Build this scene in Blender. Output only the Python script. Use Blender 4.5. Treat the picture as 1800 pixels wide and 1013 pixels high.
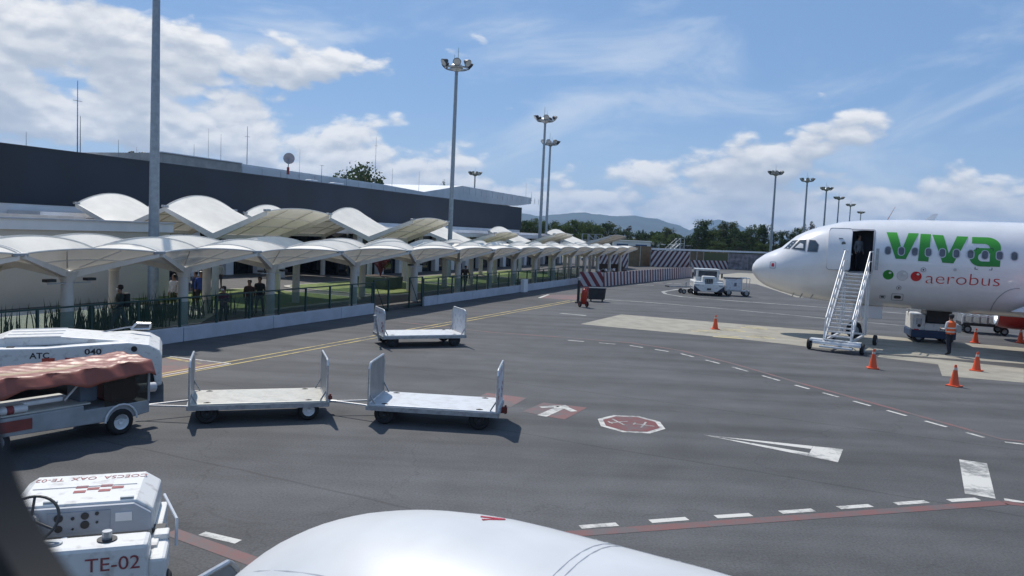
import bpy, bmesh, math, random
from math import sin, cos, pi, radians, atan, atan2, sqrt, degrees
from mathutils import Vector, Matrix, Euler
random.seed(7)
S = bpy.context.scene
for o in list(bpy.data.objects): bpy.data.objects.remove(o)
COL = S.collection

# ------------------------------------------------------------------ camera
CAM_H = 4.45; FPX = 1350.0
ROLL = atan(0.0453); PITCH = atan((506.5-408)/FPX*cos(ROLL))
fw = Vector((0, cos(PITCH), -sin(PITCH))); u0 = Vector((0, sin(PITCH), cos(PITCH))); r0 = Vector((1, 0, 0))
up = u0*cos(ROLL)-r0*sin(ROLL); ri = r0*cos(ROLL)+u0*sin(ROLL)
cd = bpy.data.cameras.new('camera'); cam = bpy.data.objects.new('camera', cd); COL.objects.link(cam)
cam.matrix_world = Matrix(((ri.x, up.x, -fw.x, 0), (ri.y, up.y, -fw.y, 0), (ri.z, up.z, -fw.z, CAM_H), (0, 0, 0, 1)))
cd.sensor_width = 36; cd.lens = 36*FPX/1800; cd.clip_start = 0.02; cd.clip_end = 60000
cd.dof.use_dof = True; cd.dof.focus_distance = 28; cd.dof.aperture_fstop = 7.7
S.camera = cam

# ------------------------------------------------------------------ sky, sun, exposure
SUN_AZ = radians(-28); SUN_EL = radians(54)
W = bpy.data.worlds.new('World'); S.world = W; W.use_nodes = True
def build_world():
    nt = W.node_tree; nt.nodes.clear(); L = nt.links.new
    def N(t, **k):
        n = nt.nodes.new(t)
        for a, b in k.items(): setattr(n, a, b)
        return n
    def M(op, a, b=None, c=None, clamp=False):
        n = N('ShaderNodeMath', operation=op, use_clamp=clamp)
        for i, v in enumerate((a, b, c)):
            if v is None: continue
            if isinstance(v, (int, float)): n.inputs[i].default_value = v
            else: L(v, n.inputs[i])
        return n.outputs[0]
    def sstep(v, lo, hi, tmin=0.0, tmax=1.0):
        n = N('ShaderNodeMapRange', interpolation_type='SMOOTHSTEP')
        L(v, n.inputs[0]); n.inputs[1].default_value = lo; n.inputs[2].default_value = hi
        n.inputs[3].default_value = tmin; n.inputs[4].default_value = tmax
        return n.outputs[0]
    def mix(fac, a, b):
        n = N('ShaderNodeMix', data_type='RGBA')
        if isinstance(fac, (int, float)): n.inputs[0].default_value = fac
        else: L(fac, n.inputs[0])
        for s, v in ((6, a), (7, b)):
            if isinstance(v, tuple): n.inputs[s].default_value = (*v, 1)
            else: L(v, n.inputs[s])
        return n.outputs[2]
    def noise(vec, scale, detail, rough=.55, dist=0.0):
        n = N('ShaderNodeTexNoise'); L(vec, n.inputs['Vector'])
        n.inputs['Scale'].default_value = scale; n.inputs['Detail'].default_value = detail
        n.inputs['Roughness'].default_value = rough; n.inputs['Distortion'].default_value = dist
        return n.outputs[0]
    def comb(x, y, z=0.0):
        n = N('ShaderNodeCombineXYZ')
        for i, v in enumerate((x, y, z)):
            if isinstance(v, (int, float)): n.inputs[i].default_value = v
            else: L(v, n.inputs[i])
        return n.outputs[0]
    sky = N('ShaderNodeTexSky', sky_type='NISHITA', sun_disc=False)
    sky.sun_elevation = SUN_EL; sky.sun_rotation = SUN_AZ; sky.altitude = 1500; sky.air_density = 1.0
    sky.dust_density = 0.6; sky.ozone_density = 1.6
    tc = N('ShaderNodeTexCoord'); sep = N('ShaderNodeSeparateXYZ'); L(tc.outputs['Generated'], sep.inputs[0])
    x, y, z = sep.outputs
    az = M('MULTIPLY', M('ARCTAN2', x, y), 180/pi); el = M('MULTIPLY', M('ARCSINE', z), 180/pi)
    azr = M('MULTIPLY', M('ADD', az, 55.0), pi/180)
    ceil = M('ADD', M('MULTIPLY', M('COSINE', azr), 12.5), 3.2)      # the cloud bank stands highest towards the left
    def voro(vec, scale):
        n = N('ShaderNodeTexVoronoi', feature='F1', voronoi_dimensions='2D'); L(vec, n.inputs['Vector']); n.inputs['Scale'].default_value = scale
        return n.outputs['Distance']
    # cumulus: billowing noise on (azimuth, stretched elevation)
    def cum(shift):
        v = comb(M('MULTIPLY', M('ADD', az, 9.0), 0.060), M('MULTIPLY', M('ADD', el, shift), 0.120), 7.7)
        w = N('ShaderNodeTexNoise'); L(v, w.inputs['Vector']); w.inputs['Scale'].default_value = 3.2; w.inputs['Detail'].default_value = 4
        vm = N('ShaderNodeVectorMath', operation='MULTIPLY_ADD'); L(w.outputs['Color'], vm.inputs[0]); vm.inputs[1].default_value = (.22, .22, .22); L(v, vm.inputs[2])
        a = noise(v, 1.1, 10.0, .60, .15)
        b = noise(v, 0.85, 2.5, .5)
        p = M('ADD', M('MULTIPLY', voro(vm.outputs[0], 3.6), -.11), M('MULTIPLY', voro(vm.outputs[0], 9.5), -.055))
        return M('ADD', M('ADD', M('MULTIPLY', a, .62), M('MULTIPLY', b, .80)), M('ADD', p, -.085))
    c0 = cum(0.0); c1 = cum(.55); c2 = cum(2.2)
    bias = M('MULTIPLY', M('SUBTRACT', ceil, el), 0.034)
    bias = M('MAXIMUM', M('MINIMUM', bias, 0.108), -.4)
    d0 = M('ADD', c0, bias); d1 = M('ADD', c1, bias); d2 = M('ADD', c2, bias)
    mask = sstep(d0, .590, .650)
    # tops catch the sun, bases stay grey where cloud stands above them
    lit = sstep(M('SUBTRACT', d0, d1), -.075, .06)
    core = sstep(d2, .60, .76)
    ccol = mix(lit, (5.7, 6.2, 7.0), (10.3, 10.2, 10.1))
    ccol = mix(M('MULTIPLY', core, .62), ccol, (4.6, 5.2, 6.1))
    # cirrus veil
    vz = comb(M('MULTIPLY', M('ADD', az, M('MULTIPLY', el, 1.6)), .035), M('MULTIPLY', M('SUBTRACT', el, M('MULTIPLY', az, .22)), .12), 9.1)
    ci = noise(vz, 1.3, 8.0, .60, .6)
    cim = M('MULTIPLY', sstep(ci, .45, .74), .60)
    hz = sstep(el, 0.0, 10.0, .45, 0.0)
    base = mix(.55, sky.outputs[0], (2.3, 4.3, 7.9))
    base = mix(hz, base, (6.2, 7.4, 8.8))
    base = mix(cim, base, (7.8, 8.5, 9.4))
    fin = mix(M('MULTIPLY', mask, .97), base, ccol)
    bg = N('ShaderNodeBackground'); L(fin, bg.inputs[0]); bg.inputs[1].default_value = 0.097
    out = N('ShaderNodeOutputWorld'); L(bg.outputs[0], out.inputs[0])
build_world()
W.cycles.sampling_method = 'MANUAL'; W.cycles.sample_map_resolution = 256
sl = bpy.data.lights.new('sun', 'SUN'); so = bpy.data.objects.new('sun', sl); COL.objects.link(so)
sl.energy = 4.0; sl.angle = radians(.53); sl.color = (1, .94, .85)
sdir = Vector((sin(SUN_AZ)*cos(SUN_EL), cos(SUN_AZ)*cos(SUN_EL), sin(SUN_EL)))
so.rotation_euler = sdir.to_track_quat('Z', 'Y').to_euler(); so.location = (0, 0, 60)
S.view_settings.view_transform = 'Standard'; S.view_settings.look = 'None'; S.view_settings.gamma = 1
S.view_settings.exposure = 0.0; S.view_settings.use_curve_mapping = False
S.render.engine = 'CYCLES'; S.cycles.use_denoising = True
S.cycles.max_bounces = 6; S.cycles.volume_bounces = 0; S.cycles.transparent_max_bounces = 12; S.cycles.caustics_reflective = False; S.cycles.caustics_refractive = False

# ------------------------------------------------------------------ surveying: photograph pixel -> place
def ray(px, py): return fw*FPX+ri*(px-900)+up*(506.5-py)
def G(px, py, z=0.0):
    d = ray(px, py); k = (z-CAM_H)/d.z
    return Vector((d.x*k, d.y*k, z))
TD = Vector((.3812, .9245, 0)); ND = Vector((-.9245, .3812, 0)); TROT = atan2(.9245, .3812)
def T(t, n, z=0.0): return TD*t+ND*n+Vector((0, 0, z))
def t_at(px, py, n):
    d = ray(px, py); q = d*(n/d.dot(ND)); return q.dot(TD), CAM_H+q.z
def atY(px, py, Y):
    d = ray(px, py)*(Y/ray(px, py).y); return Vector((d.x, d.y, CAM_H+d.z))

# ------------------------------------------------------------------ materials
MATS = {}
def mat(name, col, rough=.6, metal=0.0, var=.12, scale=3.0, col2=None, bump=0.0, bscale=40.0, coat=0.0, trans=0.0, alpha=1.0, spec=.5, detail=6.0, lo=.35, hi=.65, emit=None):
    if name in MATS: return MATS[name]
    m = bpy.data.materials.new(name); m.use_nodes = True; nt = m.node_tree; L = nt.links.new
    b = nt.nodes['Principled BSDF']
    b.inputs['Roughness'].default_value = rough; b.inputs['Metallic'].default_value = metal
    b.inputs['Coat Weight'].default_value = coat; b.inputs['Specular IOR Level'].default_value = spec
    b.inputs['Transmission Weight'].default_value = trans; b.inputs['Alpha'].default_value = alpha
    tc = nt.nodes.new('ShaderNodeTexCoord')
    n = nt.nodes.new('ShaderNodeTexNoise'); L(tc.outputs['Object'], n.inputs['Vector'])
    n.inputs['Scale'].default_value = scale; n.inputs['Detail'].default_value = detail
    rmp = nt.nodes.new('ShaderNodeMapRange'); L(n.outputs[0], rmp.inputs[0]); rmp.inputs[1].default_value = lo; rmp.inputs[2].default_value = hi
    mx = nt.nodes.new('ShaderNodeMix'); mx.data_type = 'RGBA'; L(rmp.outputs[0], mx.inputs[0])
    c2 = col2 if col2 else tuple(max(0, c*(1-2*var)) for c in col)
    mx.inputs[6].default_value = (*c2, 1); mx.inputs[7].default_value = (*col, 1)
    L(mx.outputs[2], b.inputs['Base Color'])
    if bump:
        n2 = nt.nodes.new('ShaderNodeTexNoise'); L(tc.outputs['Object'], n2.inputs['Vector']); n2.inputs['Scale'].default_value = bscale; n2.inputs['Detail'].default_value = 4
        bp = nt.nodes.new('ShaderNodeBump'); bp.inputs['Strength'].default_value = bump; bp.inputs['Distance'].default_value = .02
        L(n2.outputs[0], bp.inputs['Height']); L(bp.outputs[0], b.inputs['Normal'])
    MATS[name] = m; return m

def stripe_mat(name, c1, c2, freq, ang, rough=.6):
    m = bpy.data.materials.new(name); m.use_nodes = True; nt = m.node_tree; L = nt.links.new; b = nt.nodes['Principled BSDF']
    b.inputs['Roughness'].default_value = rough
    tc = nt.nodes.new('ShaderNodeTexCoord'); mp = nt.nodes.new('ShaderNodeMapping'); L(tc.outputs['Object'], mp.inputs[0]); mp.inputs['Rotation'].default_value = (0, ang, 0)
    sp = nt.nodes.new('ShaderNodeSeparateXYZ'); L(mp.outputs[0], sp.inputs[0])
    k = nt.nodes.new('ShaderNodeMath'); k.operation = 'MULTIPLY'; k.inputs[1].default_value = freq; L(sp.outputs[0], k.inputs[0])
    f = nt.nodes.new('ShaderNodeMath'); f.operation = 'FRACT'; L(k.outputs[0], f.inputs[0])
    g = nt.nodes.new('ShaderNodeMath'); g.operation = 'GREATER_THAN'; g.inputs[1].default_value = .5; L(f.outputs[0], g.inputs[0])
    n = nt.nodes.new('ShaderNodeTexNoise'); L(tc.outputs['Object'], n.inputs['Vector']); n.inputs['Scale'].default_value = 2.5; n.inputs['Detail'].default_value = 6
    mx = nt.nodes.new('ShaderNodeMix'); mx.data_type = 'RGBA'; L(g.outputs[0], mx.inputs[0]); mx.inputs[6].default_value = (*c1, 1); mx.inputs[7].default_value = (*c2, 1)
    m2 = nt.nodes.new('ShaderNodeMix'); m2.data_type = 'RGBA'; m2.blend_type = 'MULTIPLY'; m2.inputs[0].default_value = .3
    L(mx.outputs[2], m2.inputs[6]); L(n.outputs[0], m2.inputs[7]); L(m2.outputs[2], b.inputs['Base Color'])
    return m

def asphalt_mat():
    m = bpy.data.materials.new('asphalt'); m.use_nodes = True; nt = m.node_tree; L = nt.links.new; b = nt.nodes['Principled BSDF']
    tc = nt.nodes.new('ShaderNodeTexCoord')
    def noise(scale, detail=6, rot=0, sc=(1, 1, 1), dist=0):
        mp = nt.nodes.new('ShaderNodeMapping'); L(tc.outputs['Object'], mp.inputs[0]); mp.inputs['Rotation'].default_value = (0, 0, rot); mp.inputs['Scale'].default_value = sc
        n = nt.nodes.new('ShaderNodeTexNoise'); L(mp.outputs[0], n.inputs['Vector']); n.inputs['Scale'].default_value = scale; n.inputs['Detail'].default_value = detail; n.inputs['Distortion'].default_value = dist
        return n.outputs[0]
    def rng(v, lo, hi, a, c):
        r = nt.nodes.new('ShaderNodeMapRange'); L(v, r.inputs[0])
        for i, q in enumerate((lo, hi, a, c)): r.inputs[i+1].default_value = q
        return r.outputs[0]
    def mul(a, c):
        r = nt.nodes.new('ShaderNodeMath'); r.operation = 'MULTIPLY'; L(a, r.inputs[0]); L(c, r.inputs[1]); return r.outputs[0]
    big = rng(noise(.11, 5, 0, (1, 1, 1), .6), .3, .7, .80, 1.18)
    mid = rng(noise(.9, 8), .3, .7, .86, 1.12)
    fine = rng(noise(26, 5), .25, .75, .72, 1.3)
    streak = rng(noise(.55, 7, radians(24), (.10, 1.6, 1)), .42, .66, 1.03, .76)     # tyre paths along the stands
    streak2 = rng(noise(.7, 7, radians(-66), (.06, 1.4, 1)), .46, .68, 1.02, .85)
    v = mul(mul(mul(mul(big, mid), fine), streak), streak2)
    sp_ = nt.nodes.new('ShaderNodeMapping'); L(tc.outputs['Object'], sp_.inputs[0]); sp_.inputs['Rotation'].default_value = (0, 0, radians(24.5)); sx = nt.nodes.new('ShaderNodeSeparateXYZ'); L(sp_.outputs[0], sx.inputs[0])
    wob = noise(.35, 5)
    for o_, per, wd, dk in ((1, 5.2, .012, .74),):      # paving lane joints sealed with tar
        q = nt.nodes.new('ShaderNodeMath'); q.operation = 'MULTIPLY_ADD'; L(wob, q.inputs[0]); q.inputs[1].default_value = .35; L(sx.outputs[o_], q.inputs[2])
        q2 = nt.nodes.new('ShaderNodeMath'); q2.operation = 'PINGPONG'; L(q.outputs[0], q2.inputs[0]); q2.inputs[1].default_value = per/2
        v = mul(v, rng(q2.outputs[0], wd*1.2, wd*4, dk, 1.0))
    vo = nt.nodes.new('ShaderNodeTexVoronoi'); vo.feature = 'DISTANCE_TO_EDGE'; vo.inputs['Scale'].default_value = .13; wv = nt.nodes.new('ShaderNodeVectorMath'); wv.operation = 'MULTIPLY_ADD'; nn = nt.nodes.new('ShaderNodeTexNoise'); L(tc.outputs['Object'], nn.inputs['Vector']); nn.inputs['Scale'].default_value = .8; nn.inputs['Detail'].default_value = 6; L(nn.outputs['Color'], wv.inputs[0]); wv.inputs[1].default_value = (2.2, 2.2, 0); L(tc.outputs['Object'], wv.inputs[2]); L(wv.outputs[0], vo.inputs['Vector'])
    v = mul(v, rng(vo.outputs['Distance'], .0010, .0030, .84, 1.0))       # wandering cracks
    oil = rng(noise(.33, 4, 0, (1, 1, 1), 1.0), .66, .76, 1.0, .72); v = mul(v, oil)
    cm = nt.nodes.new('ShaderNodeMix'); cm.data_type = 'RGBA'; cm.blend_type = 'MULTIPLY'; cm.inputs[0].default_value = 1
    cm.inputs[6].default_value = (.094, .095, .098, 1); L(v, cm.inputs[7])
    L(cm.outputs[2], b.inputs['Base Color']); b.inputs['Roughness'].default_value = .82; b.inputs['Specular IOR Level'].default_value = .35
    bp = nt.nodes.new('ShaderNodeBump'); bp.inputs['Strength'].default_value = .35; bp.inputs['Distance'].default_value = .01; L(noise(60, 3), bp.inputs['Height']); L(bp.outputs[0], b.inputs['Normal'])
    return m

def paint_mat(name, col, wear=.5, scale=5.0):
    """road paint: worn through in flecks and along tyre paths"""
    m = bpy.data.materials.new(name); m.use_nodes = True; nt = m.node_tree; L = nt.links.new; b = nt.nodes['Principled BSDF']
    tc = nt.nodes.new('ShaderNodeTexCoord')
    n = nt.nodes.new('ShaderNodeTexNoise'); L(tc.outputs['Object'], n.inputs['Vector']); n.inputs['Scale'].default_value = scale; n.inputs['Detail'].default_value = 10; n.inputs['Roughness'].default_value = .7
    n2 = nt.nodes.new('ShaderNodeTexNoise'); L(tc.outputs['Object'], n2.inputs['Vector']); n2.inputs['Scale'].default_value = .8; n2.inputs['Detail'].default_value = 4
    a = nt.nodes.new('ShaderNodeMath'); a.operation = 'ADD'; L(n.outputs[0], a.inputs[0]); L(n2.outputs[0], a.inputs[1])
    r = nt.nodes.new('ShaderNodeMapRange'); L(a.outputs[0], r.inputs[0]); r.inputs[1].default_value = 1.0+.22*(1-wear)-.1; r.inputs[2].default_value = 1.0+.32*(1-wear)+.08
    r.inputs[3].default_value = 0; r.inputs[4].default_value = .75
    mx = nt.nodes.new('ShaderNodeMix'); mx.data_type = 'RGBA'; L(r.outputs[0], mx.inputs[0]); mx.inputs[6].default_value = (*col, 1); mx.inputs[7].default_value = (.10, .105, .11, 1)
    L(mx.outputs[2], b.inputs['Base Color']); b.inputs['Roughness'].default_value = .75
    return m

ASPH = asphalt_mat()
P_WHITE = paint_mat('paint_white', (.58, .57, .53), .72); P_RED = paint_mat('paint_red', (.175, .082, .078), .95, 3)
P_FADED = paint_mat('paint_faded_red', (.19, .095, .09), .95, 3)
P_YEL = paint_mat('paint_yellow', (.46, .36, .14), .7); P_FYEL = paint_mat('paint_pale_yellow', (.52, .44, .22), .8)
P_FWHITE = paint_mat('paint_faded_white', (.40, .40, .38), .8)
CONC = mat('concrete', (.36, .335, .275), .85, var=.12, scale=1.3, bump=.2)
WHITE_M = mat('white_painted_metal', (.74, .75, .76), .35, var=.05, scale=6, coat=.2)
GREY_M = mat('galvanised_steel', (.42, .45, .48), .42, metal=.55, var=.15, scale=9)
ALU = mat('aluminium', (.70, .71, .72), .34, metal=.75, var=.1, scale=14)
RUB = mat('rubber', (.022, .022, .024), .8, var=.2)
BLACK = mat('black_steel', (.028, .03, .034), .5, var=.2)
FABRIC = mat('canopy_fabric', (.86, .82, .73), .65, var=.06, scale=1.2)
CANSTEEL = mat('canopy_steel', (.72, .69, .63), .55, var=.05)
def membrane():
    m = FABRIC; nt = m.node_tree; b = nt.nodes['Principled BSDF']; src = b.inputs['Base Color'].links[0].from_socket
    t = nt.nodes.new('ShaderNodeBsdfTranslucent'); nt.links.new(src, t.inputs[0]); x = nt.nodes.new('ShaderNodeMixShader'); x.inputs[0].default_value = .08
    nt.links.new(b.outputs[0], x.inputs[1]); nt.links.new(t.outputs[0], x.inputs[2]); nt.links.new(x.outputs[0], nt.nodes['Material Output'].inputs[0])
membrane()
POLE = mat('pole_steel', (.30, .35, .40), .45, metal=.35, var=.1, scale=5)
DKGREEN = mat('dark_green_steel', (.012, .055, .05), .45)
ORANGE = mat('orange_plastic', (.80, .10, .025), .5, var=.06)
GLASS_D = mat('dark_glass', (.012, .018, .024), .06, var=.1, spec=.8)
SKIN = mat('skin', (.34, .19, .13), .6); HAIR = mat('hair', (.012, .01, .009), .6)

def glass_mat(name, col, alpha, rough=.05):
    m = bpy.data.materials.new(name); m.use_nodes = True; nt = m.node_tree; L = nt.links.new
    b = nt.nodes['Principled BSDF']; b.inputs['Base Color'].default_value = (*col, 1); b.inputs['Roughness'].default_value = rough
    tr = nt.nodes.new('ShaderNodeBsdfTransparent'); tr.inputs[0].default_value = (.82, .9, .88, 1)
    mx = nt.nodes.new('ShaderNodeMixShader'); mx.inputs[0].default_value = alpha; L(tr.outputs[0], mx.inputs[1]); L(b.outputs[0], mx.inputs[2])
    L(mx.outputs[0], nt.nodes['Material Output'].inputs[0]); return m
GLASS_R = glass_mat('railing_glass', (.05, .09, .085), .24)
VINYL = glass_mat('dark_vinyl', (.03, .028, .025), .72, .15)

# ------------------------------------------------------------------ mesh helpers
class MB:
    def __init__(s): s.v = []; s.f = []; s.m = []
    def add(s, vs, fs, mi=0):
        o = len(s.v); s.v += [tuple(v) for v in vs]; s.f += [tuple(i+o for i in f) for f in fs]; s.m += [mi]*len(fs); return s
    def box(s, c, d, R=None, mi=0, taper=1.0):
        c = Vector(c); hx, hy, hz = d[0]/2, d[1]/2, d[2]/2; vs = []
        for z in (-1, 1):
            k = taper if z > 0 else 1
            for x, y in ((-1, -1), (1, -1), (1, 1), (-1, 1)):
                p = Vector((x*hx*k, y*hy*k, z*hz)); vs.append(c+(R@p if R else p))
        return s.add(vs, [(3, 2, 1, 0), (4, 5, 6, 7), (0, 1, 5, 4), (1, 2, 6, 5), (2, 3, 7, 6), (3, 0, 4, 7)], mi)
    def bar(s, a, b, w, h=None, mi=0):
        a, b = Vector(a), Vector(b); h = h or w; d = b-a; q = d.to_track_quat('Z', 'Y').to_matrix()
        return s.box((a+b)/2, (w, h, d.length), q, mi)
    def tube(s, a, b, r, r2=None, n=10, mi=0, cap=True):
        a, b = Vector(a), Vector(b); r2 = r if r2 is None else r2; q = (b-a).to_track_quat('Z', 'Y').to_matrix()
        vs = [a+q@Vector((r*cos(2*pi*i/n), r*sin(2*pi*i/n), 0)) for i in range(n)]+[b+q@Vector((r2*cos(2*pi*i/n), r2*sin(2*pi*i/n), 0)) for i in range(n)]
        fs = [(i, (i+1) % n, n+(i+1) % n, n+i) for i in range(n)]
        if cap: fs += [tuple(reversed(range(n))), tuple(range(n, 2*n))]
        return s.add(vs, fs, mi)
    def path(s, pts, r, n=8, mi=0):
        for a, b in zip(pts, pts[1:]): s.tube(a, b, r, n=n, mi=mi)
        return s
    def lathe(s, prof, M=None, n=20, mi=0):
        """prof: (radius, height) about z"""
        vs = []; fs = []
        for r, z in prof:
            for i in range(n):
                p = Vector((r*cos(2*pi*i/n), r*sin(2*pi*i/n), z)); vs.append(M@p if M else p)
        for k in range(len(prof)-1):
            for i in range(n): fs.append((k*n+i, k*n+(i+1) % n, (k+1)*n+(i+1) % n, (k+1)*n+i))
        return s.add(vs, fs, mi)
    def prism(s, pts, a, b, axis='y', mi=0):
        """2-D outline pts extruded between a and b along axis"""
        n = len(pts)
        def P(p, k): return {'y': (p[0], k, p[1]), 'x': (k, p[0], p[1]), 'z': (p[0], p[1], k)}[axis]
        vs = [P(p, a) for p in pts]+[P(p, b) for p in pts]
        fs = [(i, (i+1) % n, n+(i+1) % n, n+i) for i in range(n)]+[tuple(reversed(range(n))), tuple(range(n, 2*n))]
        return s.add(vs, fs, mi)
    def grid(s, fn, nu, nv, mi=0):
        vs = [fn(i/nu, j/nv) for j in range(nv+1) for i in range(nu+1)]; w = nu+1
        return s.add(vs, [(j*w+i, j*w+i+1, (j+1)*w+i+1, (j+1)*w+i) for j in range(nv) for i in range(nu)], mi)
    def poly(s, pts, mi=0): return s.add(pts, [tuple(range(len(pts)))], mi)
    def build(s, name, mats, parent=None, smooth=False, bevel=0, solid=0, fix=True):
        me = bpy.data.meshes.new(name); me.from_pydata(s.v, [], s.f)
        for m in (mats if isinstance(mats, (list, tuple)) else [mats]): me.materials.append(m)
        me.polygons.foreach_set('material_index', s.m)
        if fix:
            bm = bmesh.new(); bm.from_mesh(me); bmesh.ops.recalc_face_normals(bm, faces=bm.faces); bm.to_mesh(me); bm.free()
        if smooth:
            me.polygons.foreach_set('use_smooth', [True]*len(me.polygons))
            if smooth != 'all': me.set_sharp_from_angle(angle=radians(35 if smooth is True else smooth))
        me.update()
        return link(name, me, parent, bevel, solid)
def link(name, me, parent=None, bevel=0, solid=0):
    o = bpy.data.objects.new(name, me); COL.objects.link(o)
    if parent: o.parent = parent
    if solid:
        k = o.modifiers.new('solid', 'SOLIDIFY'); k.thickness = solid; k.offset = -1
    if bevel:
        k = o.modifiers.new('bevel', 'BEVEL'); k.width = bevel; k.segments = 2; k.limit_method = 'ANGLE'; k.angle_limit = radians(40); k.harden_normals = False
    return o
def thing(name, label, cat, loc=(0, 0, 0), rz=0.0, group=None, kind=None):
    o = bpy.data.objects.new(name, None); COL.objects.link(o); o.location = loc; o.rotation_euler = (0, 0, rz); o.empty_display_size = .2
    tag(o, label, cat, group, kind); return o
def tag(o, label=None, cat=None, group=None, kind=None):
    for k, v in (('label', label), ('category', cat), ('group', group), ('kind', kind)):
        if v: o[k] = v
    return o
def copy_tree(o, parent=None):
    c = o.copy(); COL.objects.link(c); c.parent = parent
    for ch in list(o.children): copy_tree(ch, c)
    return c
ORD = ['first', 'second', 'third', 'fourth', 'fifth', 'sixth', 'seventh', 'eighth', 'ninth', 'tenth', 'eleventh', 'twelfth', 'thirteenth', 'fourteenth', 'fifteenth', 'sixteenth', 'seventeenth', 'eighteenth', 'nineteenth', 'twentieth']
ORD += ['twenty-'+w for w in ORD[:9]]+['thirtieth']+['thirty-'+w for w in ORD[:9]]+['fortieth']+['forty-'+w for w in ORD[:9]]
def text_geo(body, size, weight=0.0, sx=1.0, res=3):
    c = bpy.data.curves.new('lettering', 'FONT'); c.body = body; c.size = size; c.offset = weight; c.resolution_u = res
    o = bpy.data.objects.new('lettering', c); COL.objects.link(o)
    dg = bpy.context.evaluated_depsgraph_get(); me = o.evaluated_get(dg).to_mesh()
    vs = [(v.co.x*sx, v.co.y) for v in me.vertices]; fs = [tuple(p.vertices) for p in me.polygons]
    o.evaluated_get(dg).to_mesh_clear(); bpy.data.objects.remove(o); bpy.data.curves.remove(c)
    x0 = min(v[0] for v in vs); x1 = max(v[0] for v in vs)
    return [(v[0]-x0, v[1]) for v in vs], fs, x1-x0
def flat_text(name, body, size, m, parent, origin, ux, uy, weight=0.0, width=None):
    vs, fs, w = text_geo(body, size, weight); k = width/w if width else 1
    origin, ux, uy = Vector(origin), Vector(ux).normalized(), Vector(uy).normalized()
    return MB().add([origin+ux*(x*k)+uy*y for x, y in vs], fs).build(name, m, parent, fix=False)
def wheel(name, parent, c, r, w, axis=(0, 1, 0), rimcol=WHITE_M, n=20):
    c = Vector(c); a = Vector(axis).normalized(); q = a.to_track_quat('Z', 'Y').to_matrix().to_4x4(); Mx = Matrix.Translation(c)@q
    t = MB().lathe([(r*.58, -w/2), (r*.86, -w/2), (r*.97, -w*.36), (r, -w*.15), (r, w*.15), (r*.97, w*.36), (r*.86, w/2), (r*.58, w/2), (r*.58, -w/2)], Mx, n).build(name, RUB, parent, smooth=True)
    MB().lathe([(.001, -w*.30), (r*.2, -w*.42), (r*.22, -w*.28), (r*.5, -w*.25), (r*.58, -w*.47), (r*.6, -w*.47), (r*.6, w*.47), (r*.58, w*.47), (r*.5, w*.25), (r*.22, w*.28), (r*.2, w*.42), (.001, w*.30)], Mx, n).build('rim', rimcol, t, smooth=True)
    return t

# ------------------------------------------------------------------ ground
def sheet(name, pts, z, m, parent=None, kind=None, thick=0):
    mb = MB()
    if thick: mb.prism([(p[0], p[1]) for p in pts], z-thick, z, 'z')
    else: mb.poly([(p[0], p[1], z) for p in pts])
    o = mb.build(name, m, parent, fix=bool(thick))
    if not thick and o.data.polygons[0].normal.z < 0: o.data.flip_normals()
    if kind: o['kind'] = kind
    return o
FIELD = mat('dry_grass_field', (.16, .15, .07), .95, col2=(.07, .085, .035), scale=.05)
sheet('terrain', [(-14000, -3000), (14000, -3000), (14000, 14000), (-14000, 14000)], -.03, FIELD, kind='structure')
apron = sheet('apron', [(-120, -60), (160, -60), (160, 150), (-120, 150)], 0, ASPH, kind='structure')
def paint(name, pts, m, z=.004): return sheet(name, pts, z, m, apron)
def line(name, a, b, w, m, z=.004):
    a, b = Vector(a), Vector(b); d = (b-a).normalized(); n = Vector((-d.y, d.x, 0))*w/2
    return paint(name, [a+n, a-n, b-n, b+n], m, z)
def pline(name, pts, w, m, z=.004):
    mb = MB(); pts = [Vector(p) for p in pts]; L_, R_ = [], []
    for i, p in enumerate(pts):
        d = (pts[min(i+1, len(pts)-1)]-pts[max(i-1, 0)]).normalized(); n = Vector((-d.y, d.x, 0))*w/2
        L_.append((p.x+n.x, p.y+n.y, z)); R_.append((p.x-n.x, p.y-n.y, z))
    k = len(pts); mb.add(R_+L_, [(i, i+1, k+i+1, k+i) for i in range(k-1)])
    return mb.build(name, m, apron, fix=False)

# concrete slabs under the jet
def slab(name, px): return sheet(name, [G(*q) for q in px], .004, CONC, apron)
slab('concrete_slab', [(1020, 570), (1092, 553), (1458, 583), (1800, 612), (2300, 652), (2300, 690), (1800, 640), (1549, 622), (1440, 612), (1300, 596)])
slab('concrete_slab', [(1546, 624), (1650, 632), (1800, 648), (1800, 673), (1656, 661), (1649, 641), (1542, 628)])
for q in ((1215, 582), (1262, 580), (1302, 576), (1253, 592), (1310, 592)):       # worn yellow figures on the slab
    p = G(*q); line('yellow_figure', p, p+Vector((1.3, -.3, 0)), .30, P_FYEL, .008); line('yellow_figure', p+Vector((.4, .5, 0)), p+Vector((1.3, .3, 0)), .22, P_FYEL, .008)
# double yellow line along the terminal, red hatched boxes
for off in (0, .42):
    o_ = ND*off; line('yellow_line', G(285, 664)+o_, G(1012, 529.5)+o_, .11, P_YEL, .008)
paint('red_box', [G(200, 682), G(200, 634), G(288, 627), G(404, 639)], P_FADED)
line('white_border', G(285, 626), G(405, 640), .10, P_WHITE, .012); line('white_border', G(285, 661), G(405, 640), .08, P_WHITE, .012)
line('yellow_line', G(288, 628), G(352, 640), .16, P_YEL, .0095)
paint('red_box', [G(948, 524), G(962, 518.5), G(1024, 518), G(1012, 528)], P_FADED)
line('white_border', G(948, 524), G(964, 518.2), .2, P_WHITE, .009)
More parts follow.
